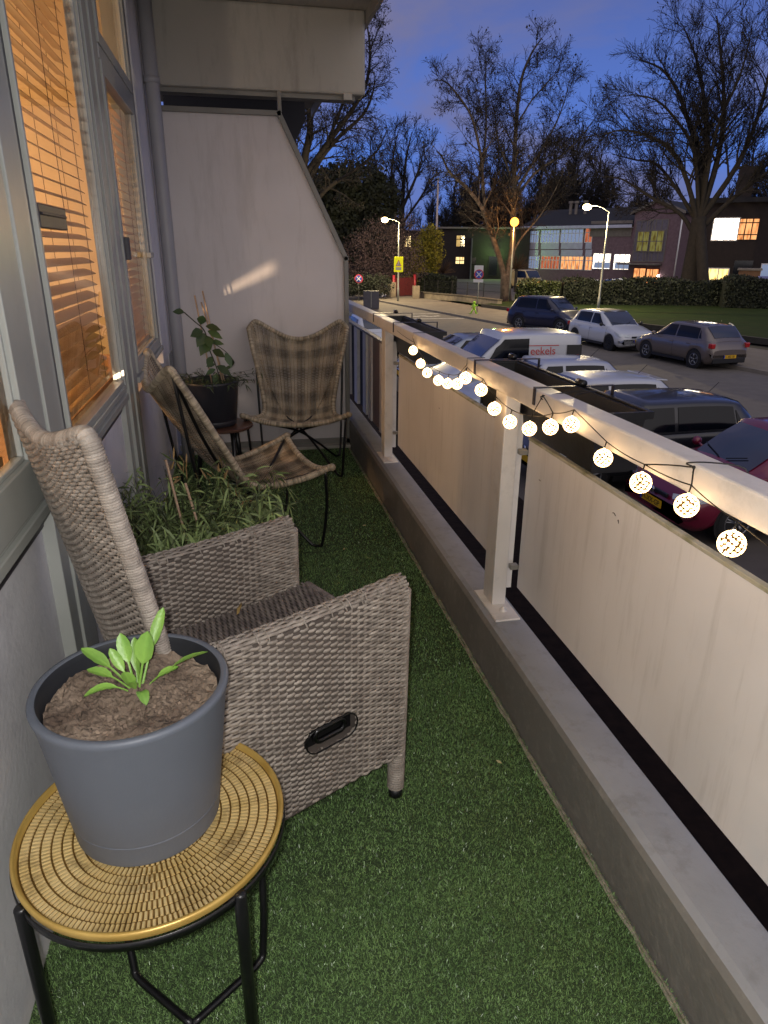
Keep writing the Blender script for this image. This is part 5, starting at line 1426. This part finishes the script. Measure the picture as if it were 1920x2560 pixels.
for z in (.22, .40): MB().box(-.32, .32, -.126, -.121, hz-z-.04, hz-z).build('white_stripe', m_white_s, hd)
# dark building in the middle distance
P0, P1 = at_ground(1098, 697), at_ground(1318, 699)
F3 = Facade('dark_school_wing', 'long dark flat-roofed wing behind the yard with a green light by its door', P0, P1)
zt3 = F3.sz(1200, 572)[1]
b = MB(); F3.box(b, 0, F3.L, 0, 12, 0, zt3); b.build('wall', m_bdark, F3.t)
b = MB(); F3.box(b, -.4, F3.L+.4, -.4, 12, zt3+.001, zt3+.22); b.build('roof_edge', m_bband, F3.t)
F3.win((1141, 588, 1162, 617), m_bglass, 2, (.35,), frame=m_bdark)
s0, z1 = F3.sz(1142, 589); s1, z0 = F3.sz(1150, 616); b = MB(); F3.box(b, s0, s1, -.05, -.03, z0, z1); b.build('lit_blind', wlit('cream', 'e3c079', .5), F3.t)
F3.win((1139, 642, 1160, 660), w_ye, 2, (.5,), frame=m_bdark); F3.win((1222, 640, 1242, 690), m_bglass, 1, (), frame=m_bdark, name='door')
F3.win((1178, 643, 1190, 660), m_bglass, 1, (), frame=m_bdark)
gl = F3.sz(1238, 619)
o = MB().sphere((gl[0], F3.k*-.9, gl[1]), .30, 12).build('wall_light', wlit('green', 'c8ffb0', 14), F3.t, smooth=True)
green_pos = F3.P+F3.d*gl[0]-F3.n*1.3+np.array([0, 0, gl[1]-.1])
b = MB(); F3.box(b, gl[0]-3.4, gl[0]-3.3, -1.8, 0, 0, 5.4); b.build('side_screen', mat('screen_pale', '6a7066', rough=.8), F3.t)
# lit windows behind the left shrubs
P0, P1 = at_dist(930, 700, 84), at_dist(1100, 700, 88)
F4 = Facade('dark_cottage', 'dark low building glimpsed behind the left shrubs with two lit windows', P0, P1)
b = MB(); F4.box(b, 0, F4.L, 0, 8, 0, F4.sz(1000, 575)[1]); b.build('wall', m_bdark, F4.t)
F4.win((983, 588, 1003, 618), w_ye, 2, (.4,), frame=m_bdark); F4.win((1009, 589, 1027, 618), w_ye, 2, (.4,), frame=m_bdark)

# ---------------------------------------------------------------- trees
m_bark = mat('winter_bark', '2b2624', '1a1716', 5, rough=.95, bump=.4, bscale=14)
m_barkp = mat('birch_bark', '47413f', '221e1e', 4, rough=.9, bump=.4, bscale=14, contrast=1.8)
m_twig = mat('winter_twigs', '1c181a', '141113', 9, rough=.95)
m_lastleaf = mat('last_leaves', '2b2620', '221d1a', 9, rough=.9)
class Tree:
    def __init__(s, seed, twig_r=.016):
        s.r = np.random.RandomState(seed); s.tr = MB(); s.tw = MB(); s.lv = MB(); s.tr_r = twig_r; s.n = 0
    def path(s, p, d, L, k, wander, trop):
        P = [np.array(p, float)]; d = np.array(d, float); d /= np.linalg.norm(d)
        for i in range(k):
            d = d+s.r.normal(size=3)*wander+np.array([0, 0, trop]); d /= np.linalg.norm(d)
            P.append(P[-1]+d*L/k)
        return np.array(P), d
    def grow(s, P, r0, r1, lev, L, dens, spread, trop, wander, leaf):
        """P: axis of the branch; put side shoots along it"""
        m = len(P); rad = np.linspace(r0, r1, m)
        (s.tr if r0 > .05 else s.tw).tube(P, np.maximum(rad, s.tr_r*.8), 8 if r0 > .12 else (5 if r0 > .05 else 3), cap=False)
        if lev == 0:
            if s.r.rand() < leaf:
                c = P[-1]; a = s.r.normal(size=3); a /= np.linalg.norm(a); b_ = np.cross(a, [0, 0, 1.]); b_ /= np.linalg.norm(b_)+1e-9
                q = .07+.06*s.r.rand(); s.lv.add([c, c+a*q+b_*q*.6, c+a*q*2, c+a*q-b_*q*.6], [(0, 1, 2, 3)])
            return
        seglen = np.r_[0, np.cumsum(np.linalg.norm(np.diff(P, axis=0), axis=1))]; tot = seglen[-1]
        n = max(2, int(dens[lev]*tot/L[lev]+.5))
        for i in range(n):
            t = (.22+.78*(i+s.r.rand())/n) if lev > 1 else (.10+.9*(i+s.r.rand())/n)
            q = min(t, .995)*tot; j = min(m-2, np.searchsorted(seglen, q)-1) if q > 0 else 0; j = max(j, 0)
            f = (q-seglen[j])/(seglen[j+1]-seglen[j]+1e-9); p = P[j]+(P[j+1]-P[j])*f
            ax = P[j+1]-P[j]; ax /= np.linalg.norm(ax)+1e-9
            o = s.r.normal(size=3); o -= ax*(o@ax); o /= np.linalg.norm(o)+1e-9
            a = spread*s.r.uniform(.7, 1.3); d = ax*math.cos(a)+o*math.sin(a)
            ll = L[lev]*s.r.uniform(.5, 1.15)*(1.15-.55*t)
            rr = max(s.tr_r, (r0+(r1-r0)*t)*.55)
            rr = min(rr, {1: .022, 2: .045, 3: .09, 4: .2}.get(lev, 1))
            Q, _ = s.path(p, d, ll, 4 if lev > 1 else 3, wander, trop)
            s.grow(Q, rr, s.tr_r*.7, lev-1, L, dens, spread, trop*(1 if lev > 1 else .5), wander, leaf)
    def done(s, name, label, base, group=None, bark=None):
        t = empty(name, tuple(base), 0, label, 'tree', group)
        off = -np.array(base, float)
        for mb in (s.tr, s.tw, s.lv): mb.v = [v+off for v in mb.v]
        s.tr.build('trunk', bark or m_bark, t, smooth=True)
        c = s.tw.build('crown', m_twig, t)
        if s.lv.n: s.lv.build('last_leaves', m_lastleaf, c)
        return t
def stems_from(T, D, base_px, stems, widths, lev, L, dens, spread=.75, trop=.05, wander=.16, leaf=.2, depth=2.5):
    for k, (pp, (r0, r1)) in enumerate(zip(stems, widths)):
        dd = T.r.uniform(-depth, depth); n = len(pp)
        P = [at_dist(x, y, D+dd*(i/(n-1))**1.3*1.0) for i, (x, y) in enumerate(pp)]
        P = smooth_path(P, 3)
        T.grow(P, r0, r1, lev, L, dens, spread, trop, wander, leaf)
# forked birch-like tree in the middle
bM = at_ground(1265, 757); DM = math.hypot(bM[0], bM[1])
T = Tree(11, .011)
T.tr.tube(smooth_path([at_dist(1266, 760, DM), at_dist(1264, 730, DM), at_dist(1264, 700, DM), at_dist(1264, 686, DM)], 4), np.linspace(.44, .36, 13), 12)
ST = [[(1262,700),(1247,640),(1225,575),(1205,520),(1165,468),(1125,432),(1105,392),(1092,378)],
      [(1214,545),(1208,470),(1203,400),(1194,350),(1178,290),(1150,245),(1115,205),(1088,200)],
      [(1206,420),(1215,320),(1214,220),(1214,130)],
      [(1268,700),(1281,620),(1284,520),(1286,400),(1292,290),(1303,200),(1328,135),(1355,95)],
      [(1285,480),(1266,410),(1244,350),(1238,290),(1228,250)],
      [(1285,490),(1318,430),(1368,350),(1402,280),(1425,200)],
      [(1287,500),(1340,430),(1402,390),(1450,345),(1495,285)],
      [(1272,660),(1300,600),(1350,540),(1390,470),(1420,400)],
      [(1300,300),(1330,250),(1375,200),(1400,170)]]
WS = [(.24,.04),(.15,.03),(.11,.02),(.27,.04),(.11,.02),(.13,.02),(.12,.02),(.10,.02),(.07,.02)]
stems_from(T, DM, None, ST, WS, 3, {3: 2.7, 2: 1.4, 1: .66}, {3: 5.4, 2: 6.2, 1: 5.6}, .75, .05, .18, .22)
T.done('forked_tree', 'tall bare tree with a forked pale trunk behind the wire fence', bM, None, m_barkp)
# big spreading tree on the right
DR2 = 60.; bR2 = at_dist(1712, 752, DR2); bR2[2] = GZ
T = Tree(23, .0125)
T.tr.tube(smooth_path([bR2, at_dist(1716, 735, DR2), at_dist(1730, 660, DR2), at_dist(1742, 590, DR2), at_dist(1748, 545, DR2)], 4), np.linspace(.72, .52, 17), 14)
T.tr.tube(smooth_path([at_dist(1760, 740, DR2-1), at_dist(1757, 680, DR2-1), at_dist(1752, 600, DR2-.5), at_dist(1752, 545, DR2)], 4), np.linspace(.42, .36, 13), 10)
ST = [[(1742,600),(1702,535),(1640,500),(1592,470),(1555,448),(1505,440)], [(1745,565),(1720,460),(1680,375),(1620,340),(1560,325),(1510,335)],
      [(1747,550),(1748,400),(1720,300),(1690,220),(1650,170),(1598,150)], [(1750,540),(1766,380),(1760,250),(1742,150),(1710,70)],
      [(1752,540),(1796,390),(1810,260),(1802,140),(1792,40)], [(1754,545),(1845,410),(1895,290),(1925,170),(1940,60)],
      [(1755,570),(1850,480),(1950,410),(2050,330)], [(1746,560),(1690,470),(1640,410),(1590,400),(1530,385)], [(1750,545),(1790,330),(1850,190),(1880,70)], [(1748,545),(1735,380),(1690,300),(1640,250),(1575,235)]]
WS = [(.18,.03),(.20,.03),(.24,.04),(.24,.04),(.24,.04),(.22,.04),(.2,.03),(.16,.03),(.16,.03),(.16,.03)]
stems_from(T, DR2, None, ST, WS, 3, {3: 3.6, 2: 1.9, 1: .9}, {3: 6.4, 2: 6.2, 1: 5.2}, .62, .08, .15, .12, 4.5)
T.done('spreading_tree', 'huge bare tree with a wide dense crown in front of the tall dark building', bR2, None)
# trees at the left behind the privacy screen
DL3 = 62.; bL3 = at_dist(770, 740, DL3); bL3[2] = GZ
T = Tree(31, .014)
ST = [[(752,740),(755,560),(758,420),(775,330),(772,240),(780,130),(795,40)], [(758,480),(800,400),(850,340),(905,290),(930,240),(938,190)], [(757,540),(820,470),(880,430),(940,380),(968,325)],
      [(760,440),(840,330),(890,260),(918,200),(925,120),(912,30)], [(757,460),(740,380),(735,300),(742,200)], [(756,500),(700,420),(680,330),(690,220)], [(800,400),(860,250),(880,160),(905,90)]]
WS = [(.45,.08),(.22,.04),(.2,.04),(.24,.04),(.14,.03),(.2,.04),(.14,.03)]
stems_from(T, DL3, None, ST, WS, 3, {3: 2.9, 2: 1.5, 1: .7}, {3: 4.8, 2: 5.2, 1: 4.6}, .7, .0, .18, .5)
T.done('street_tree', 'bare tree rising behind the privacy screen with twigs by the end beam', bL3, None)
DL4 = 84.; bL4 = at_dist(1005, 705, DL4); bL4[2] = GZ
T = Tree(37, .02)
ST = [[(1002,720),(1005,560),(1008,480),(1015,400),(1030,330)], [(1005,540),(980,450),(985,380),(995,330)], [(1006,520),(1045,430),(1060,370)], [(1007,530),(955,450),(930,400),(925,350)], [(1005,560),(1060,480),(1080,420)], [(1003,560),(940,500),(910,450)]]
WS = [(.36,.05),(.2,.04),(.2,.04),(.2,.04),(.16,.04),(.16,.04)]
stems_from(T, DL4, None, ST, WS, 3, {3: 3.2, 2: 1.7, 1: .9}, {3: 5.0, 2: 5.0, 1: 4.4}, .6, .10, .14, .15)
T.done('round_crowned_tree', 'round-crowned bare tree between the flagpole and the dark ivy tree', bL4, None)
# far trees behind the roofs: a few trees, each its own crown
PT = []
for sd in (51, 52, 53):
    T = Tree(sd, .03); hh = 16.
    P, _ = T.path((0, 0, 0), (0, 0, 1), hh*.55, 6, .05, .1); T.grow(P, .38, .16, 4, {4: 5.5, 3: 2.9, 2: 1.7, 1: 1.0}, {4: 8, 3: 5.0, 2: 4.6, 1: 4.0}, .62, .10, .13, .0)
    Q, _ = T.path(P[-1], (.1, 0, 1), hh*.38, 5, .08, .1); T.grow(Q, .16, .04, 3, {3: 3.0, 2: 1.7, 1: 1.0}, {3: 6, 2: 4.6, 1: 4.0}, .62, .10, .13, .0)
    PT.append(T)
far = [(1130, 118, 1.00, 0), (1178, 122, 1.12, 1), (1212, 119, 1.2, 2), (1262, 125, 1.2, 0), (1318, 130, 1.28, 1), (1372, 124, 1.25, 2), (1418, 128, 1.3, 0), (1462, 120, 1.22, 1), (1512, 122, 1.02, 2), (1565, 118, .95, 0), (1615, 112, 1.0, 1), (1082, 124, .9, 2), (1850, 105, 1.15, 2), (1925, 100, 1.2, 0), (1150, 128, 1.1, 2), (1395, 132, 1.4, 1), (1240, 130, 1.2, 0)]
desc = ['behind the left end of the dark wing', 'above the lit upper window of the dark wing', 'right of the flagpole gap, behind the dark wing', 'behind the fork of the pale tree', 'between the orange lamp and the school roof', 'above the left bays of the school', 'behind the three roof vents', 'just right of the right-hand lamp head', 'behind the school roof beside the gable', 'behind the gable left slope', 'behind the gable peak', 'immediately right of the flagpole', 'behind the tall dark building', 'at the right edge beyond the tall dark building', 'second row behind the dark wing', 'second row behind the school bays', 'second row behind the orange lamp']
protos = {}
for i, (px_, D, s_, k) in enumerate(far):
    b = at_dist(px_, 690, D); b[2] = GZ
    lab = 'dim brown bare tree '+desc[i]
    if k not in protos:
        protos[k] = PT[k].done('background_tree', lab, (0, 0, 0), 'bare trees far behind the school'); o = protos[k]
    else:
        o = copy_tree(protos[k]); o['label'] = lab
    o.location = b; o.scale = (s_, s_, s_); o.rotation_euler = (0, 0, i*1.7)
# ---- evergreen and shrubs
def cloud(T, lobes, n, size, seed, mats, label, name, base, cat='shrub', trunk=None, twigs=None, gap=.0):
    r_ = np.random.RandomState(seed); base = np.array(base, float)
    t = empty(name, tuple(base), 0, label, cat)
    mb = MB()
    vol = np.array([l[3]*l[4]*l[5] for l in lobes]); vol = vol/vol.sum()
    k = r_.choice(len(lobes), n, p=vol)
    Lb = np.array(lobes)[k]
    d = r_.normal(size=(n, 3)); d /= np.linalg.norm(d, axis=1)[:, None]
    rad = r_.uniform(.35, 1, n)**.5
    # ragged surface
    rag = np.array([1+.28*noise.noise(Vector((float(a)*2.2+kk, float(b)*2.2, float(c)*2.2))) for (a, b, c), kk in zip(d, k)])
    C = Lb[:, :3]+d*Lb[:, 3:6]*(rad*rag)[:, None]
    a = r_.normal(size=(n, 3)); a /= np.linalg.norm(a, axis=1)[:, None]; b = np.cross(a, r_.normal(size=(n, 3))); b /= np.linalg.norm(b, axis=1)[:, None]
    s = size*r_.uniform(.5, 1.3, n)[:, None]
    V = np.stack([C-a*s, C+b*s*.5, C+a*s, C-b*s*.5], 1).reshape(-1, 3)
    tn = np.clip(.5+.5*np.array([noise.noise(Vector((float(x)*.8, float(y)*.8, float(z)*.8))) for x, y, z in C])+r_.normal(0, .2, n), 0, 1.4)
    mb.add(V, np.arange(n*4).reshape(-1, 4), np.repeat(tn, 4))
    mb.build('foliage', mats, t)
    st = MB()
    for l in lobes[:6]:
        st.tube(smooth_path([(l[0]*.15, l[1]*.15, 0), (l[0]*.5, l[1]*.5, max(.2, l[2]*.5)), (l[0], l[1], max(.3, l[2]))], 3), np.linspace(trunk or .08, .02, 7), 6)
    st.build('trunk' if cat == 'tree' else 'stems', m_bark, t, smooth=True)
    return t
m_ever = mat('evergreen_leaves', '1d2418', '141a12', 2, rough=.8, tone=.5)
m_purp = mat('purple_twigs', '43353a', '33282d', 2, rough=.9, tone=.5)
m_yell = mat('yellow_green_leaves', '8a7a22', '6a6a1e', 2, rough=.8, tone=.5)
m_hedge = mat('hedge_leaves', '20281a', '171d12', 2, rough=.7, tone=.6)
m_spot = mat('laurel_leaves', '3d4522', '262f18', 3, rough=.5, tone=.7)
def lobe_at(px, py, D, base, rx, rz, ry=None):
    p = at_dist(px, py, D)-np.array(base); return (p[0], p[1], p[2], rx, ry or rx, rz)
D5 = 72.; b5 = at_dist(870, 720, D5); b5[2] = GZ
cloud(None, [lobe_at(850, 500, D5, b5, 2.8, 3.0), lobe_at(900, 470, D5, b5, 2.8, 2.6), lobe_at(930, 520, D5, b5, 2.6, 2.6), lobe_at(960, 500, D5, b5, 1.7, 2.0), lobe_at(860, 600, D5, b5, 3.4, 3.2), lobe_at(930, 600, D5, b5, 3.0, 3.0), lobe_at(810, 560, D5, b5, 3, 3.4), lobe_at(820, 460, D5, b5, 2.6, 1.6)], 26000, .24, 5, m_ever, 'massive dark evergreen tree behind the left street lamp', 'evergreen_tree', b5, 'tree', .3)
D6 = 63.; b6 = at_dist(940, 730, D6); b6[2] = GZ
cloud(None, [lobe_at(900, 640, D6, b6, 1.9, 2.2), lobe_at(945, 620, D6, b6, 2.0, 2.6), lobe_at(985, 640, D6, b6, 1.9, 2.4), lobe_at(920, 690, D6, b6, 2.4, 1.4), lobe_at(1010, 600, D6, b6, 1.6, 2.2), lobe_at(1020, 670, D6, b6, 1.8, 1.6)], 15000, .075, 6, m_purp, 'big brownish purple shrub behind the yellow crossing sign', 'twiggy_shrub', b6)
D7 = 68.; b7 = at_dist(1060, 728, D7); b7[2] = GZ
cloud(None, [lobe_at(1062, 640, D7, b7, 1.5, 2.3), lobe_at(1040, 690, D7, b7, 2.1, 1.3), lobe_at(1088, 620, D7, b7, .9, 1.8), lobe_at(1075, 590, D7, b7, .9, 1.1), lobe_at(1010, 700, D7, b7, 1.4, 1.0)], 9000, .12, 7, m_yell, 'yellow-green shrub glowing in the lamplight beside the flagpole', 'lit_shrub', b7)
D8 = 58.; b8 = at_dist(935, 735, D8); b8[2] = GZ
cloud(None, [lobe_at(950, 715, D8, b8, 1.1, .9), lobe_at(880, 715, D8, b8, 1.9, .8), lobe_at(915, 712, D8, b8, 1.3, .9)], 6000, .09, 8, m_ever, 'low dark shrubs along the garden wall left of the red gate', 'low_shrub', b8)
def hedge(pts, h, th, n, size, seed, m, label, name='clipped_hedge', z0=GZ+.1):
    t = empty(name, (pts[0][0], pts[0][1], z0), 0, label, 'hedge')
    r_ = np.random.RandomState(seed); P = np.array([[p[0], p[1]] for p in pts])-np.array(pts[0][:2]); seg = np.linalg.norm(np.diff(P, axis=0), axis=1)
    mb = MB(); core = MB()
    for i, (a, b) in enumerate(zip(P[:-1], P[1:])):
        k = int(n*seg[i]/seg.sum()); u = r_.rand(k); d = (b-a)/seg[i]; q = np.array([-d[1], d[0]])
        side = r_.randint(0, 3, k); l = np.where(side == 0, -th/2, np.where(side == 1, th/2, r_.uniform(-th/2, th/2, k)))+r_.normal(0, .06, k)
        z = np.where(side == 2, h, r_.uniform(0, h, k))+r_.normal(0, .07, k)
        C = np.c_[a+d*(u*seg[i])[:, None]+q*l[:, None], z]
        z_ = np.array([.10*noise.noise(Vector((float(x)*.5, float(y)*.5, 0))) for x, y in C[:, :2]]); C[:, 2] += z_*3*(C[:, 2]/h)
        A = r_.normal(size=(k, 3)); A /= np.linalg.norm(A, axis=1)[:, None]; B = np.cross(A, r_.normal(size=(k, 3))); B /= np.linalg.norm(B, axis=1)[:, None]
        s = size*r_.uniform(.5, 1.4, k)[:, None]
        mb.add(np.stack([C-A*s, C+B*s*.6, C+A*s, C-B*s*.6], 1).reshape(-1, 3), np.arange(k*4).reshape(-1, 4), np.repeat(r_.uniform(0, 1.1, k), 4))
        c = (a+b)/2; core.obox((c[0], c[1], h*.47), (*((b-a)/2), 0), (*(q*th*.42), 0), (0, 0, h*.46))
    o = mb.build('foliage', m, t); core.build('inner_branches', m_ever, o)
    return t
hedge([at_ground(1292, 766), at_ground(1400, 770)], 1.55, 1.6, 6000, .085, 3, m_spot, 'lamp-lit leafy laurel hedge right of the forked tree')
hedge([at_ground(1400, 770), at_ground(1500, 771), at_ground(1700, 773), at_ground(2000, 778)], 1.75, 1.5, 16000, .09, 4, m_hedge, 'long dark clipped hedge between the lawn and the school')
hedge([at_ground(1045, 736), at_ground(1140, 737)], 1.5, 1.6, 3500, .09, 5, m_hedge, 'block of clipped hedge in front of the flagpole')
p = at_dist(1800, 765, 54); hedge([p, p+np.array([2.6, -1.4, 0])], 2.0, 1.8, 4000, .09, 6, m_ever, 'dark rounded bush standing before the long hedge at the right', 'rounded_bush')
def pollard(px_, py_, D, r, label, seed):
    b = at_dist(px_, py_, D); b[2] = GZ
    t = empty('pollard_tree', tuple(b), 0, label, 'tree', 'pollarded trees in the yard'); hh = at_dist(px_, py_-18, D)[2]-GZ
    MB().tube([(0, 0, 0), (0, 0, hh)], [.14, .16], 8).build('trunk', m_barkp, t, smooth=True)
    r_ = np.random.RandomState(seed); q = MB()
    for k in range(150):
        d = r_.normal(size=3); d[2] = abs(d[2])*1.1-.15; d /= np.linalg.norm(d)
        q.tube([(0, 0, hh), np.array([0, 0, hh])+d*r*.5, np.array([0, 0, hh])+d*r*r_.uniform(.8, 1.1)+[0, 0, .1]], [.022, .016, .010], 3)
    q.build('crown', mat('orange_shoots', '5a4028', '40301f', 5, rough=.9), t)
pollard(1106, 700, 80, 1.5, 'small pollarded tree with upright shoots beside the flagpole', 3)
pollard(1290, 690, 72, 1.4, 'small pollarded tree with upright shoots above the pale van', 4)
# ---------------------------------------------------------------- light
w = bpy.data.worlds.new('World'); sc.world = w; w.use_nodes = True
N = w.node_tree.nodes; L = w.node_tree.links
bg = N['Background']
tc = N.new('ShaderNodeTexCoord'); sp_ = N.new('ShaderNodeSeparateXYZ'); L.new(tc.outputs['Generated'], sp_.inputs[0])
sky = N.new('ShaderNodeTexSky'); sky.sky_type = 'NISHITA'; sky.sun_disc = False
sky.sun_elevation = R(-3.0); sky.sun_rotation = R(200)
cr = N.new('ShaderNodeValToRGB'); L.new(sp_.outputs['Z'], cr.inputs[0])
e = cr.color_ramp.elements
e[0].position = 0; e[0].color = (.050, .115, .37, 1)
e[1].position = 1; e[1].color = (.16, .18, .28, 1)
for p, c in ((.12, (.050, .112, .36, 1)), (.32, (.036, .056, .175, 1)), (.6, (.05, .062, .14, 1))):
    k = e.new(p); k.color = c
mp = N.new('ShaderNodeMapping'); mp.inputs['Scale'].default_value = (1, 1, 2.6); L.new(tc.outputs['Generated'], mp.inputs[0])
nz = N.new('ShaderNodeTexNoise'); nz.inputs['Scale'].default_value = 2.6; nz.inputs['Detail'].default_value = 6; nz.inputs['Roughness'].default_value = .55; nz.inputs['Distortion'].default_value = .5
L.new(mp.outputs[0], nz.inputs['Vector'])
mr = N.new('ShaderNodeMapRange'); mr.inputs['From Min'].default_value = .40; mr.inputs['From Max'].default_value = .62; L.new(nz.outputs['Fac'], mr.inputs['Value'])
mx = N.new('ShaderNodeMix'); mx.data_type = 'RGBA'; mx.inputs[7].default_value = (.092, .092, .165, 1)
fm = N.new('ShaderNodeMath'); fm.operation = 'MULTIPLY'; fm.inputs[1].default_value = .92; L.new(mr.outputs[0], fm.inputs[0]); L.new(fm.outputs[0], mx.inputs[0])
L.new(cr.outputs[0], mx.inputs[6])
ad = N.new('ShaderNodeMix'); ad.data_type = 'RGBA'; ad.blend_type = 'ADD'; ad.inputs[0].default_value = .1
L.new(mx.outputs[2], ad.inputs[6]); L.new(sky.outputs[0], ad.inputs[7])
L.new(ad.outputs[2], bg.inputs['Color'])
# the paler half of the dusk sky, behind and above the house
dp = N.new('ShaderNodeVectorMath'); dp.operation = 'DOT_PRODUCT'; dp.inputs[1].default_value = (-.12, -.93, .35); L.new(tc.outputs['Generated'], dp.inputs[0])
m5 = N.new('ShaderNodeMapRange'); m5.inputs['From Min'].default_value = .15; m5.inputs['From Max'].default_value = .8; L.new(dp.outputs['Value'], m5.inputs['Value'])
m6 = N.new('ShaderNodeMix'); m6.data_type = 'RGBA'; m6.inputs[7].default_value = (.46, .42, .42, 1)
L.new(m5.outputs[0], m6.inputs[0]); L.new(ad.outputs[2], m6.inputs[6]); L.new(m6.outputs[2], bg.inputs['Color'])
bg.inputs['Strength'].default_value = 1.0

def lamp(name, typ, loc, energy, color, size=.05, rot=None, **k):
    l = bpy.data.lights.new(name, typ); l.energy = energy; l.color = color
    if typ in ('POINT', 'SPOT'): l.shadow_soft_size = size
    if typ == 'AREA': l.size = size
    for a, b in k.items(): setattr(l, a, b)
    o = bpy.data.objects.new(name, l); col.objects.link(o); o.location = loc
    if rot: o.rotation_euler = rot
    return o
# the phone's own flash beside the lens
lamp('phone_flash', 'POINT', (-.035, -.01, EYE+.03), 39, (1, .98, .955), .014)
# lamps in the room
lamp('room_lamp', 'POINT', (-1.9, 4.2, 1.75), 46, (1, .56, .24), .10)
lamp('room_ceiling_lamp', 'POINT', (-2.2, 1.6, 2.3), 30, (1, .78, .6), .12)
sun = lamp('dusk_glow', 'SUN', (0, 0, 20), .02, (.7, .75, 1), rot=(R(60), 0, R(-60)), angle=R(20))
for nm, p, en, c in (('street_light_left', hL, 1700, (1, .78, .42)), ('street_light_right', hR, 1900, (1, .78, .42)), ('street_light_orange', hO, 380, (1, .42, .10))):
    lamp(nm, 'POINT', tuple(np.array(p)-[0, 0, .35]), en, c, .15)
lamp('green_door_light', 'POINT', tuple(green_pos), 260, (.45, 1, .25), .2)

d_ = Vector((1.10, 4.30, .50)); sp2 = lamp('reading_lamp', 'SPOT', (-.80, 1.30, .905), 420, (1, .70, .44), .012, spot_size=R(14.5), spot_blend=.15)
sp2.rotation_euler = d_.to_track_quat('-Z', 'Y').to_euler()
